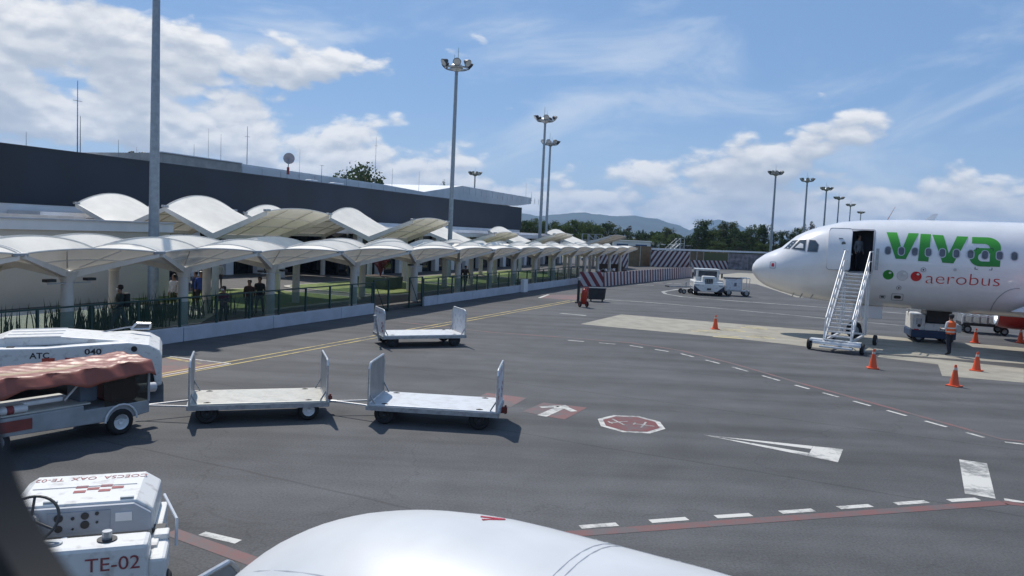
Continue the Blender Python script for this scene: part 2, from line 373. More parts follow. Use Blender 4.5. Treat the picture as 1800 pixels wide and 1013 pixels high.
# red clearance line with white dashes, near side
a, b = G(990, 940), G(1765, 884); line('red_line', a, b, .22, P_RED)
line('red_line', G(1765, 884), G(2300, 935), .2, P_RED)
line('red_line', G(300, 935), G(480, 1000), .24, P_RED)
d_ = (b-a).normalized()
for q1, q2 in (((1020, 927), (1085, 922)), ((1143, 917), (1208, 912)), ((1258, 909), (1320, 905)), ((1474, 893), (1531, 889)), ((1372, 901), (1430, 897)), ((1574, 886), (1629, 882)), ((1668, 880.5), (1719, 877.5)), ((1765, 878), (1830, 889)), ((355, 938), (419, 953))):
    line('white_dash', G(*q1), G(*q2), .14, P_WHITE)
# far dashed red line curving past the stand
cur = [(700, 566), (860, 584), (1000, 594), (1110, 603), (1200, 617), (1290, 640), (1400, 672), (1560, 716), (1700, 755), (1760, 772), (1900, 788), (2100, 806)]
pline('red_line', [G(*q) for q in cur], .16, P_FADED)
seg = [G(q[0]-7, q[1]+4) for q in cur]; pos = []
for p, q in zip(seg[2:], seg[3:]):
    n = max(1, round((q-p).length/1.38))
    for i in range(n): pos.append((p.lerp(q, (i+.1)/n), p.lerp(q, (i+.62)/n)))
for p, q in pos: line('white_dash', p, q, .11, P_WHITE)
# taxi-lane white lines farther out
pline('white_line', [G(*q) for q in ((1050, 526), (1130, 531), (1250, 541), (1400, 555), (1470, 562), (1700, 583))], .22, P_FWHITE)
pline('white_line', [G(*q) for q in ((1290, 500), (1190, 509), (1165, 513), (1170, 517), (1200, 522), (1300, 530), (1400, 537), (1600, 552))], .3, P_FWHITE)
for q1, q2 in (((985, 551), (1030, 555)), ((1120, 500), (1150, 502)), ((1148, 497), (1165, 498)), ((1170, 498), (1182, 499)), ((1185, 498.5), (1198, 499.5))): line('white_dash', G(*q1), G(*q2), .35, P_FWHITE)
sheet('concrete_slab', [G(*q) for q in ((1215, 487), (1300, 480), (1460, 487), (1460, 524), (1400, 523), (1330, 500))], .004, CONC, apron)
# rectangular stop bar, lead-in triangle, arrow, octagon
paint('white_bar', [G(1686, 808), G(1735, 815), G(1750, 877), G(1696, 868)], P_WHITE)
A, B1, B2 = G(1237, 765), G(1482, 790), G(1473, 813)
def tri(u, v): return A.lerp(B1, u).lerp(A.lerp(B2, u), v)
paint('white_wedge', [tri(0, 0), tri(.79, 0), tri(.79, .30), tri(.30, .30)], P_WHITE); paint('white_wedge', [tri(0, 1), tri(.30, .70), tri(.79, .70), tri(.79, 1)], P_WHITE)
paint('white_block', [tri(.792, 0), tri(1, 0), tri(1, 1), tri(.792, 1)], P_WHITE)
paint('red_box', [G(918, 724), G(955, 708), G(1032, 717), G(992, 738)], P_RED); paint('red_box', [G(820, 708), G(856, 691), G(926, 700), G(898, 716)], P_FADED)
def stroke(a, b, w, m=P_WHITE, z=.008): line('arrow_stroke', G(*a), G(*b), w, m, z)
stroke((952, 732), (992, 714), .26); stroke((950, 716.5), (996, 714), .17); stroke((985, 713.5), (1009, 724), .20, z=.0095)
cO = (G(1050, 743)+G(1168, 748))/2; e1 = (G(1168, 748)-G(1050, 743))/2; e2 = (G(1100, 730)-G(1118, 759))/2
def octo(k): return [cO+e1*(k*1.02*cos(radians(22.5+45*i)))+e2*(k*1.12*sin(radians(22.5+45*i))) for i in range(8)]
paint('white_octagon', octo(1.0), P_WHITE); paint('red_octagon', octo(.84), paint_mat('paint_maroon', (.16, .045, .045), .4), .008)
for sx in (-.36, .36):     # two little aircraft symbols
    c = cO+e1*sx*1.0+e2*(.12 if sx < 0 else -.1); f_ = (e1*.9+e2*.35*(1 if sx < 0 else -1)).normalized(); w_ = Vector((-f_.y, f_.x, 0))
    line('aircraft_symbol', c-f_*.26, c+f_*.26, .05, P_WHITE, .012); line('aircraft_symbol', c-w_*.3, c+w_*.3, .05, P_WHITE, .0135); line('aircraft_symbol', c-f_*.22-w_*.11, c-f_*.22+w_*.11, .04, P_WHITE, .0145)

# ------------------------------------------------------------------ terminal
PAVE = mat('walkway_paving', (.085, .08, .078), .8, var=.15, scale=2); LAWN = mat('lawn_grass', (.17, .215, .06), .95, col2=(.09, .13, .03), scale=2.2, bump=.8, bscale=25)  # paving colour darkened to stand in for shade on the path
KERB = mat('pale_kerb', (.50, .47, .40), .85, var=.1)
BAND = mat('dark_cladding', (.016, .025, .042), .6, var=.16, scale=.22, detail=3)
WALLW = mat('white_render', (.78, .78, .79), .8, var=.06, scale=.8); BEIGE = mat('beige_render', (.56, .51, .43), .85, var=.05, scale=.6)
ROOFG = mat('pale_roof_sheet', (.76, .77, .78), .55, var=.07, scale=.5); ROOFC = mat('concrete_parapet', (.52, .49, .45), .85, var=.12, scale=1.5)
LOWW = mat('bluish_white_wall', (.50, .53, .59), .75, var=.08, scale=1.5)
def tbox(mb, t0, t1, n0, n1, z0, z1, mi=0): return mb.box(((t0+t1)/2, (n0+n1)/2, (z0+z1)/2), (t1-t0, n1-n0, z1-z0), None, mi)
def tq(name, m, parent, *b, **k):
    mb = MB()
    for q in b: tbox(mb, *q)
    o = mb.build(name, m, parent, **k)
    if parent is None: o.rotation_euler = (0, 0, TROT)
    return o
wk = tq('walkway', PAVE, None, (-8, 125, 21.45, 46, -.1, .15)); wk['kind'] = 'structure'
def tpoly(name, pts, z, m, kind=None, thick=0):
    o = sheet(name, pts, z, m, None, kind, thick); o.rotation_euler = (0, 0, TROT); return o
def lawn_shape(t0, t1, n0, n1, c=1.6):
    pts = []
    for (ct, cn, a0) in ((t1-c, n1-c, 0), (t0+c, n1-c, 90), (t0+c, n0+c, 180), (t1-c, n0+c, 270)):
        for k in range(5): a = radians(a0+k*22.5); pts.append((ct+c*cos(a), cn+c*sin(a)))
    return pts
for (t0, t1, n0, n1) in ((28.3, 38.2, 25.0, 33.6), (40.8, 52, 25.2, 33.4), (54, 64, 25.2, 33), (66.5, 80, 25.2, 33)):
    tpoly('lawn_kerb', lawn_shape(t0-.28, t1+.28, n0-.28, n1+.28), .20, KERB, 'structure', .1)
    tpoly('lawn', lawn_shape(t0, t1, n0, n1), .215, LAWN, 'structure', .05)
tpoly('pale_path', [(14, 23.6), (24, 23.6), (27, 25.6), (27, 31), (24, 31.6), (14, 31.6)], .165, KERB, 'structure', .03)  # paler sheet laid on the darker walkway paving

KS = 1.15                                  # roof line stands behind the garden: heights and stations at n = 46
def zs(h): return CAM_H+(h-CAM_H)*KS
term = thing('terminal_building', 'long low terminal with dark cladding band above glazed front', 'building', (0, 0, 0), TROT)
tq('dark_band', BAND, term, (-20, 114.2, 46, 60, zs(4.78), zs(7.83)))
tq('white_wall', WALLW, term, (-20, 113.8, 46.05, 52, 3.4, zs(4.77)), (31.2, 54, 43.05, 45.9, 4.1, 4.4), (54.02, 110, 37.05, 45.9, 4.1, 4.4))
tq('canopy_slab', WALLW, term, (31.3, 53.9, 42.2, 45.98, 3.7, 4.05), (54.02, 111, 36.4, 45.98, 3.7, 4.05))
for lo, hi, n0 in ((31.3, 54, 43.4), (54.02, 110, 37.4)):
    gl = tq('glazed_front', GLASS_D, term, (lo, hi, n0, 45.9, .15, 3.69)); k = 0
    while lo+.9+k*3.5+.8 < hi: tq('pilaster', WALLW, term, (lo+.9+k*3.5, lo+1.7+k*3.5, n0-.45, n0+.1, .15, 3.69)); k += 1
    k = 0
    while lo+.6+k*1.75 < hi: tq('mullion', BLACK, gl, (lo+.6+k*1.75, lo+.66+k*1.75, n0-.07, n0+.02, .15, 3.7)); k += 1
    tq('transom', WALLW, gl, (lo, hi, n0-.06, n0+.01, 2.75, 2.85))
tq('roof_deck', ROOFG, term, (-20, 113.8, 46.02, 72, zs(7.4), zs(7.55)))
tq('band_coping', mat('coping', (.05, .06, .08), .5), term, (-20, 114.25, 45.97, 46.3, zs(7.83), zs(7.87)))
t285 = t_at(285, 270, 53)[0]; t425 = t_at(425, 285, 53)[0]; t780 = t_at(775, 337, 53)[0]; t935 = t_at(935, 348, 53)[0]
tq('plant_room_wall', ROOFC, term, (t285, t425, 53, 70, 7.9, zs(9.12))); tq('plant_room_coping', WALLW, term, (t285-.1, t425, 52.9, 53.3, zs(9.12), zs(9.2)))
MB().prism([(t425, 7.9), (t425, zs(9.12)), (t425+25, zs(9.05)), (t780, zs(8.7)), (t780, 7.9)], 53.02, 74, 'y').build('roof_monitor', ROOFG, term)
for k in range(11): tq('roof_panel', ROOFG, term, (t425+.05+k*2.82, t425+2.78+k*2.82, 52.95, 53.02, 8.3, zs(8.95)-.005*k))
hall = thing('departure_hall', 'taller pale hall with overhanging metal roof at far end of terminal', 'building', (0, 0, 0), TROT)
MB().prism([(t780-9, zs(8.3)), (t780+7, zs(10.3)), (t935, zs(10.2)), (t935, zs(9.2)), (t935-7, zs(8.6)), (t780-9, zs(7.9))], 53.1, 92, 'y').build('roof', ROOFG, hall)
tq('wall', WALLW, hall, (t780-9, t935-9, 53.7, 91, 0, zs(8.5)))
for k in range(16): tq('roof_seam', WALLW, hall, (t780+7.5+k*2.2, t780+7.58+k*2.2, 53.02, 53.1, zs(9.25), zs(10.18)))
annex = thing('terminal_annex', 'flat-roofed beige block behind the nearest walkway canopies', 'building', (0, 0, 0), TROT)
tq('wall', BEIGE, annex, (-12, 30.9, 32.6, 39.95, .15, 3.6)); tq('parapet', WALLW, annex, (-12, 31.05, 32.5, 39.98, 3.6, 4.06))
tq('roof_coping', LOWW, annex, (-12, 31.1, 32.42, 32.8, 4.06, 4.13))
for q in ((8, 20), (22, 27)): tq('roof_duct', ROOFC, annex, (q[0], q[1], 34, 34.4, 4.07, 4.25))

# low apron wall and glass railing
lw = thing('apron_wall', 'low bluish white wall between walkway and apron', 'wall', (0, 0, 0), TROT)
GATE = (t_at(655, 550, 21.3)[0], t_at(743, 540, 21.3)[0])
w0 = -8
while w0 < 70:
    w1 = min(w0+4.8, 70)
    for a, b in ((w0, min(w1, GATE[0])), (max(w0, GATE[1]), w1)):
        if b-a > .3: tq('wall_panel', LOWW, lw, (a, b-.03, 21.2, 21.45, 0, .52), bevel=.015)
    w0 = w1
tq('service_box', WALLW, lw, (t_at(916, 520, 21.1)[0], t_at(916, 520, 21.1)[0]+.8, 20.9, 21.19, 0, .95), bevel=.02)
def railing(label, t0, t1, n, zb):
    r = thing('glass_railing', label, 'railing', (0, 0, 0), TROT); k = max(1, round((t1-t0)/1.75)); s = (t1-t0)/k
    for i in range(k+1): tq('post', DKGREEN, r, (t0+i*s-.035, t0+i*s+.035, n-.035, n+.035, zb, zb+1.02))
    for i in range(k): tq('glass_pane', GLASS_R, r, (t0+i*s+.06, t0+(i+1)*s-.06, n-.006, n+.006, zb+.08, zb+.9))
    tq('top_rail', DKGREEN, r, (t0-.04, t1+.04, n-.03, n+.03, zb+1.02, zb+1.07))
railing('long glass railing with dark green posts left of the walkway gate', -6, GATE[0]-.05, 21.33, .52)
railing('long glass railing with dark green posts right of the walkway gate', GATE[1]+.05, 69, 21.33, .52)
for (tg, lbl) in ((GATE[0]+.1, 'open dark green gate frame left of the gap in the apron wall'), (GATE[1]-1.5, 'open dark green gate frame right of the gap in the apron wall')):
    g = thing('gate_frame', lbl, 'gate', T(tg, 21.33), TROT)
    for x in (0, 1.4): MB().box((x, 0, .85), (.08, .08, 1.7)).build('gate_post', DKGREEN, g)
    MB().bar((0, 0, 1.68), (1.4, 0, 1.68), .06).build('gate_rail', DKGREEN, g); MB().bar((0, 0, .15), (1.4, 0, .15), .05).build('gate_rail', DKGREEN, g)
    MB().bar((.05, 0, 1.6), (1.0, 0, .2), .03).build('gate_brace', DKGREEN, g)

# walkway canopies: one umbrella per column, two rows
cols = [(-10, 582), (118, 588), (321, 582), (474, 565), (620, 548), (727, 535), (803, 527), (859, 515), (901, 508), (939, 500), (971, 495), (1000, 500)]
tc_ = [12.2]+[t_at(x, y, 22.4)[0] for x, y in cols[1:]]; tc_ += [tc_[-1]+4.6*k for k in range(1, 5)]
def arm(mb, a, b, da, db, w):
    a, b = Vector(a), Vector(b); d = b-a; s = Vector((-d.y, d.x, 0)).normalized()*w/2
    vs = [a-s-Vector((0, 0, da)), a+s-Vector((0, 0, da)), a+s, a-s, b-s*.7-Vector((0, 0, db)), b+s*.7-Vector((0, 0, db)), b+s*.7, b-s*.7]
    mb.add(vs, [(0, 1, 2, 3), (7, 6, 5, 4), (0, 4, 5, 1), (1, 5, 6, 2), (2, 6, 7, 3), (3, 7, 4, 0)])
def umbrella(i, row, xl, xr, y0, y1, n, lamp):
    c = thing('walkway_canopy', f'white fabric umbrella canopy, {ORD[i]} from the left in the {row} row along the walkway', 'canopy', T(tc_[i], n), TROT, f'{row} row of walkway canopies')
    dz = random.uniform(-.03, .03); ax_ = max(-xl, xr)
    # inverted umbrella: four bulging panels between the diagonal arms
    def panel(k):
        def f(u, v):
            q = 2*u-1; v = .06+.94*v; w = 1-q*q
            if k < 2:
                x = (xr if q > 0 else -xl)*q*v; y = (y0 if k == 0 else y1)*v; y -= .16*w*v*(1 if k else -1); bl = .13 if k == 0 else .42
            else:
                y = (y1 if q > 0 else -y0)*q*v; x = (xl if k == 2 else xr)*v; bl = .22
            return (x, y, 2.56+dz+.64*v+bl*w**.9*v**.9)
        return f
    for k in range(4): MB().grid(panel(k), 16, 9).build('fabric_panel', FABRIC, c, smooth='all')
    for k in range(4): MB().path([panel(k)(u/12, 1) for u in range(13)], .03, 6).build('edge_tube', CANSTEEL, c)
    for k in (0, 1):
        MB().path([Vector(panel(k)(u/10, .55))-Vector((0, 0, .045)) for u in range(11)], .022, 6).build('rib', CANSTEEL, c)
        for u in (.3, .7): MB().path([Vector(panel(k)(u, v/6))-Vector((0, 0, .045)) for v in range(1, 7)], .022, 6).build('rib', CANSTEEL, c)
    for x in (xl, xr):
        for y in (y0, y1):
            mb = MB(); arm(mb, (0, 0, 2.56), (x*.99, y*.99, 3.17+dz), .24, .12, .2); mb.build('arm', CANSTEEL, c)
    MB().tube((0, 0, .15), (0, 0, 2.46), .20, .18, 12).build('column', mat('column_render', (.58, .57, .54), .7, var=.05), c, smooth=True)
    MB().tube((0, 0, 2.22), (0, 0, 2.57), .19, .34, 12).build('column_head', CANSTEEL, c, smooth=True)
    MB().box((xr, y0+.02, 3.2+dz), (.45, .1, .1)).build('corner_bracket', GREY_M, c, bevel=.02)
    if lamp:
        b_ = MB().bar((-.75, -.1, 2.2), (.75, -.1, 2.2), .04).build('lamp_bar', GREY_M, c)
        for x in (-.7, .7): MB().box((x, -.12, 2.3), (.32, .22, .09)).build('lamp', BLACK, b_)
for i in range(len(tc_)):
    xl = -(tc_[i]-tc_[i-1])/2 if i else -2.4; xr = (tc_[i+1]-tc_[i])/2 if i+1 < len(tc_) else 2.3
    umbrella(i, 'front', xl+.03, xr-.03, -1.4, 1.75, 22.4, i in (1, 3, 5))
    umbrella(i, 'rear', xl+.03, xr-.03, -1.8, 1.7, 26.0, False)

# tall butterfly canopies in the garden
def butterfly(label, t0, t1, n=31.0, half=4.0, zv=3.6, zt=4.95, bulge=.8):
    c = thing('butterfly_canopy', label, 'canopy', T(t0, n), TROT, 'tall butterfly canopies in the terminal garden'); ln = t1-t0
    for s in (-1, 1):
        def surf(u, v): return (ln*u, s*(half*v+.04), zv+(zt-zv)*v+(bulge if s > 0 else bulge*.30)*sin(pi*u)**.85*v**.85)
        MB().grid(surf, 18, 12).build('fabric_wing', FABRIC, c, smooth='all')
        MB().path([surf(u/14, 1) for u in range(15)], .035, 6).build('edge_tube', CANSTEEL, c)
        for u in (.3, .7):
            pts = [Vector(surf(u, v/8))-Vector((0, 0, .07)) for v in range(9)]
            MB().path(pts, .035, 6).build('rib', CANSTEEL, c)
        for v in (.36, .68):
            pts = [Vector(surf(u/12, v))-Vector((0, 0, .07)) for u in range(13)]; MB().path(pts, .035, 6).build('rib', CANSTEEL, c)
        for x in (0, ln):
            mb = MB(); arm(mb, (x, 0, zv+.06), (x, s*(half+.05), zt+.06), .38, .26, .16); mb.build('frame_arm', CANSTEEL, c, bevel=.01)
            MB().box((x, s*half, zt+.06), (.35, .22, .12)).build('tip_bracket', GREY_M, c, bevel=.02)
    MB().box((ln/2, 0, zv-.12), (ln, .35, .22)).build('gutter_beam', CANSTEEL, c)
    for x in (.15, ln-.15):
        MB().tube((x, 0, .15), (x, 0, zv-.2), .2, .18, 12).build('column', MATS['column_render'], c, smooth=True)
butterfly('tall butterfly fabric canopy left of and behind the nearest light mast', 33.2, 38.6, 39, 3.6)
butterfly('largest butterfly fabric canopy just right of the nearest light mast', 32.4, 37.8, 31, 3.57)
butterfly('butterfly canopy in the back row, half hidden between the two tallest ones', 47.8, 53.2, 39, 3.6)
butterfly('tall butterfly fabric canopy in front of the second light mast', 47.6, 52.9, 31, 3.57)
butterfly('flatter butterfly canopy right of the second light mast', 62.0, 67.2, 31, 3.6, 3.1, 4.25, .6)
butterfly('far butterfly canopy beneath the pair of slender light masts', 77, 83, 31, 3.8, 3.1, 4.4, .6)
butterfly('farthest butterfly canopy at the right end of the garden', 97, 105, 31, 4.4, 3.1, 4.5, .6)

# tall reeds by the annex
REED = mat('reed_leaves', (.05, .085, .02), .7, col2=(.025, .045, .015), scale=4)
mb = MB()
for _ in range(1500):
    t = random.uniform(9, 27.3); n = random.uniform(23.6, 25.2) if t < 22.5 else random.uniform(24.6, 26.2)
    if sin(t*2.1)+sin(t*.9+1) < -.9: continue
    h = random.uniform(.5, 1.35); a = random.uniform(0, 2*pi); l = random.uniform(.04, .4); w = .022
    dx, dy = cos(a)*l, sin(a)*l; ox, oy = -sin(a)*w, cos(a)*w
    mb.add([(t-ox, n-oy, .15), (t+ox, n+oy, .15), (t+dx*.4+ox, n+dy*.4+oy, .15+h*.6), (t+dx*.4-ox, n+dy*.4-oy, .15+h*.6), (t+dx, n+dy, .15+h)], [(0, 1, 2, 3), (3, 2, 4)])
o = mb.build('reed_bed', REED, fix=False); o.rotation_euler = (0, 0, TROT); tag(o, 'bed of tall dark reeds in front of the beige annex', 'plants', kind='stuff')
# planter with a bare red shrub in the garden
pl = thing('garden_planter', 'square grey green planter with a bare reddish shrub under the canopies', 'planter', G(668, 506, .2), TROT)
MB().box((0, 0, .4), (2.2, 2.2, .8), None, 0, 1.04).build('planter_box', mat('planter_green', (.10, .14, .12), .8), pl, bevel=.03)
MB().box((0, 0, .81), (2.0, 2.0, .05)).build('soil', mat('soil', (.08, .055, .04), .95), pl)
mb = MB()
for _ in range(46):
    a = random.uniform(0, 2*pi); l = random.uniform(.1, .8); h = random.uniform(.9, 1.7); m1 = Vector((cos(a)*l*.3, sin(a)*l*.3, .8+h*.5)); mb.path([(0, 0, .8), m1, (cos(a)*l, sin(a)*l, .8+h)], .018, 4)
    for _k in range(5):
        p = m1.lerp(Vector((cos(a)*l, sin(a)*l, .8+h)), random.random()); mb.box(p, (.1, .02, .06), Euler((random.random()*6, random.random()*6, 0)).to_matrix())
mb.build('shrub', mat('red_twigs', (.20, .045, .05), .8), pl)

# ------------------------------------------------------------------ roof masts
def mast(label, px, ytop, ybase, n, r=.03, cross=()):
    t, zb = t_at(px, ybase, n); _, zt = t_at(px, ytop, n)
    a = thing('antenna_mast', label, 'antenna', T(t, n, 0), TROT, 'thin antenna masts on the terminal roof'); zb = zs(7.5) if n < 52 else zb-.4
    MB().tube((0, 0, zb), (0, 0, zt), r, r*.5, 6).build('mast', POLE, a)
    for c in cross: MB().bar((-.35, 0, zt-c), (.35, 0, zt-c), .03).build('crossbar', POLE, a)
    MB().box((0, 0, zb+.05), (.2, .2, .1)).build('foot', POLE, a)
for q in (('short antenna mast at the far left end of the roof', 46, 232, 262, 50, .025), ('tallest antenna mast on the roof, left of the nearest light mast', 136, 142, 272, 50, .05, (1.4,)),
          ('slender antenna mast right beside the tallest antenna mast', 141, 204, 272, 50, .04), ('thin antenna mast between tallest antenna and rooftop lamp cross', 208, 246, 280, 50, .025),
          ('thin antenna mast at left end of the plant room', 341, 254, 272, 53.5, .025), ('tall thin antenna mast above the plant room middle', 366, 226, 275, 53.5, .02),
          ('thin antenna mast above the plant room right half', 388, 236, 278, 53.5, .025), ('braced antenna mast at right end of plant room', 434, 222, 286, 53.5, .045, (1.0,)),
          ('thin antenna beside the round dish', 526, 262, 312, 49.5, .02), ('post with small box right of the round dish', 565, 290, 318, 49.5, .04, (.05,)),
          ('post with small camera left of the rooftop tree', 609, 292, 324, 49.5, .04), ('tall antenna mast right of the rooftop tree', 659, 240, 322, 53.5, .035, (1.1,)),
          ('antenna mast with aerials left of the second light mast', 689, 296, 327, 53.5, .03), ('thin antenna mast left of the dark cypress tops', 736, 302, 337, 53.5, .03),
          ('thin antenna mast near the right end of hall roof', 924, 322, 350, 58, .03), ('stub antenna at the right corner of hall roof', 934, 338, 350, 58, .05)): mast(*q)
t, zb = t_at(506, 316, 49.5); _, zt = t_at(510, 279, 49.5)
ds = thing('satellite_dish', 'round pale dish on a red and white post on the roof', 'dish', T(t, 49.5, 0), TROT)
MB().tube((0, 0, zs(7.5)), (0, 0, zb+.5), .13).build('lower_post', WHITE_M, ds); MB().tube((0, 0, zb+.5), (0, 0, zb+1.2), .13).build('upper_post', mat('post_red', (.45, .08, .07), .6), ds)
MB().tube((0, 0, zb+1.2), (.1, 0, zt), .05).build('stalk', GREY_M, ds)
vd = (Vector((0, 0, CAM_H))-T(t, 49.5, zt)).normalized(); vd.rotate(Euler((0, 0, -TROT))); Mx = Matrix.Translation((.1, 0, zt))@vd.to_track_quat('Z', 'Y').to_matrix().to_4x4()
MB().lathe([(.001, -.12), (.28, -.09), (.50, .0), (.54, .02), (.50, .03), (.25, -.05), (.001, -.08)], Mx, 24).build('dish', mat('dish_pinkish', (.55, .50, .52), .6), ds, smooth=True)
for lbl, px, w in (('low white equipment cabinet on the roof beside the dish', 548, 1.4), ('low rounded white duct on the roof left of the rooftop tree', 592, 1.9)):
    t, zb = t_at(px, 316, 50); c = thing('roof_cabinet', lbl, 'cabinet', T(t, 50), TROT)
    MB().box((0, 0, zs(7.95)), (w, .8, .8)).build('casing', WHITE_M, c, bevel=.12); MB().box((0, 0, zs(7.57)), (w*.8, .6, .06)).build('plinth', GREY_M, c)
    MB().box((w*.1, -.41, zs(7.95)), (w*.4, .03, .4)).build('louvre', GREY_M, c)

# ------------------------------------------------------------------ light masts
def floodhead(root, z, r, nl, seed, sc=1.0):
    rnd = random.Random(seed)
    MB().lathe([(.18*sc, z-.55*sc), (.5*sc, z-.35*sc), (.55*sc, z-.1*sc), (.3*sc, z+.12*sc), (.001, z+.2*sc)], None, 12).build('mast_head', GREY_M, root, smooth=True)
    MB().lathe([(r, z-.34*sc), (r+.05, z-.30*sc), (r+.05, z-.22*sc), (r, z-.22*sc), (r, z-.34*sc)], None, 16).build('ring', GREY_M, root)
    for k in range(nl):
        a = 2*pi*k/nl+rnd.uniform(-.2, .2); d = Vector((cos(a), sin(a), 0)); p = d*(r+.15)+Vector((0, 0, z+.12*sc))
        fl = MB().tube(p-d*.2*sc+Vector((0, 0, .12*sc)), p+d*.16*sc-Vector((0, 0, .12*sc)), .13*sc, .34*sc, 12).build('floodlight', BLACK, root, smooth=True)
        MB().tube(p+d*.165*sc-Vector((0, 0, .123*sc)), p+d*.18*sc-Vector((0, 0, .135*sc)), .30*sc, .30*sc, 12).build('lens', mat('lamp_lens', (.5, .52, .55), .2), fl)
        MB().bar(d*.3*sc+Vector((0, 0, z-.28*sc)), d*(r+.15)+Vector((0, 0, z-.26*sc)), .06).bar(d*(r+.15)+Vector((0, 0, z-.27*sc)), p, .06).build('bracket', GREY_M, root)
    MB().tube((.12, 0, z), (.12, 0, z+1.5), .03, .012, 6).build('lightning_rod', BLACK, root); MB().tube((-.2, .1, z), (-.2, .1, z+.9), .02, .01, 6).build('lightning_rod', BLACK, root)
def light_mast(label, px, py, Y, ztop, r0, r1, group, nl=6, seed=1, sc=1.0):
    d = ray(px, py); k = Y/d.y; o = thing('light_mast', label, 'light mast', (d.x*k, Y, 0), random.uniform(0, 6), group)
    MB().tube((0, 0, 0), (0, 0, ztop-.4), r0, r1, 14).build('pole', POLE, o, smooth=True); MB().box((0, 0, .1), (.9, .9, .2)).build('base', CONC, o)
    floodhead(o, ztop, .95*sc, nl, seed, sc); return o
gL = 'light masts along the terminal'
light_mast('nearest light mast, thick grey pole running out of the picture top', 270.5, 400, 37.7, 18.6, .27, .15, gL, 6, 1, 1.05)
light_mast('light mast with big floodlights rising behind the middle of the canopies', 792, 392, 68, 18.7, .215, .14, gL, 6, 3, 1.05)
light_mast('left and taller of the two close light masts by the terminal end', 949.3, 405, 97, 18.7, .22, .14, gL, 5, 5, 1.05)
light_mast('right and shorter of the two close light masts by the terminal end', 960.2, 405, 121, 18.6, .235, .15, gL, 7, 9, 1.1)
light_mast('small far light mast rising behind the departure hall roof', 834, 335, 193, 18.6, .25, .16, gL, 8, 11, 1.3)
light_mast('far lamp cross peeking over the dark band left of nearest mast', 240.5, 280, 174, 18.2, .25, .16, gL, 4, 13, 1.3)
for i, (px, py, Y) in enumerate(((1354.5, 440, 155), (1412.5, 410, 168), (1448, 400, 191), (1471.5, 395, 225), (1493, 390, 259), (1512.5, 385, 310))):
    light_mast(f'{ORD[i]} of the light masts receding behind the parked jet, counted from the left', px, py, Y, 18.6, .28, .17, 'light masts receding behind the jet', 8, 20+i, 1.15)

# ------------------------------------------------------------------ parked jet
JET = mat('jet_white_paint', (.80, .80, .81), .22, var=.03, scale=1.5, coat=.35); JETL = mat('jet_line', (.35, .36, .39), .4)
DX = Vector((.91, -.415, 0)).normalized(); JROT = atan2(DX.y, DX.x); NOSE = Vector((12.44, 40.0, 0))
jet = thing('passenger_jet', 'white jetliner with green and red airline lettering and open front door', 'airplane', NOSE, JROT)
def interp(tab, s):
    for (a, va), (b, vb) in zip(tab, tab[1:]):
        if s <= b:
            k = max(0, min(1, (s-a)/(b-a))); return va+(vb-va)*k
    return tab[-1][1]
TOP = [(0, 3.16), (.05, 3.36), (.2, 3.58), (.6, 3.90), (1.0, 4.10), (1.41, 4.30), (1.67, 4.55), (2.06, 4.90), (2.58, 5.19), (3.1, 5.40), (4.14, 5.69), (5.4, 5.83), (7.1, 5.90), (11, 5.92), (24, 5.92), (30, 5.88), (36, 5.55), (37.5, 5.2)]
BOT = [(0, 3.10), (.05, 2.92), (.15, 2.76), (.45, 2.44), (.89, 2.22), (1.45, 2.05), (2.29, 1.85), (3.37, 1.72), (4.94, 1.65), (6.5, 1.62), (10, 1.60), (23, 1.60), (28, 2.1), (33, 3.5), (37.5, 4.6)]
HW = [(0, .02), (.05, .25), (.2, .48), (.6, .83), (1.0, 1.08), (1.5, 1.31), (2.2, 1.55), (3, 1.74), (4, 1.89), (5, 1.95), (6.5, 1.975), (24, 1.975), (28, 1.75), (33, 1.0), (37.5, .25)]
def zmid(s): return interp([(0, 3.13), (1.5, 3.22), (3, 3.5), (5, 3.72), (7, 3.8), (24, 3.8), (30, 4.1), (37.5, 4.9)], s)
def side(s, z, off=0.0, sg=-1):
    zm = zmid(s); h = (interp(TOP, s)-zm) if z >= zm else (zm-interp(BOT, s)); k = max(-1, min(1, (z-zm)/h)); c = sqrt(max(0, 1-k*k)); hw = interp(HW, s)
    nz = k/h; ny = c/hw; l = sqrt(nz*nz+ny*ny) or 1
    return Vector((s, sg*(hw*c+off*ny/l), z+off*nz/l))
DS0, DS1, DZ0, DZ1 = 4.62, 5.60, 3.33, 5.27
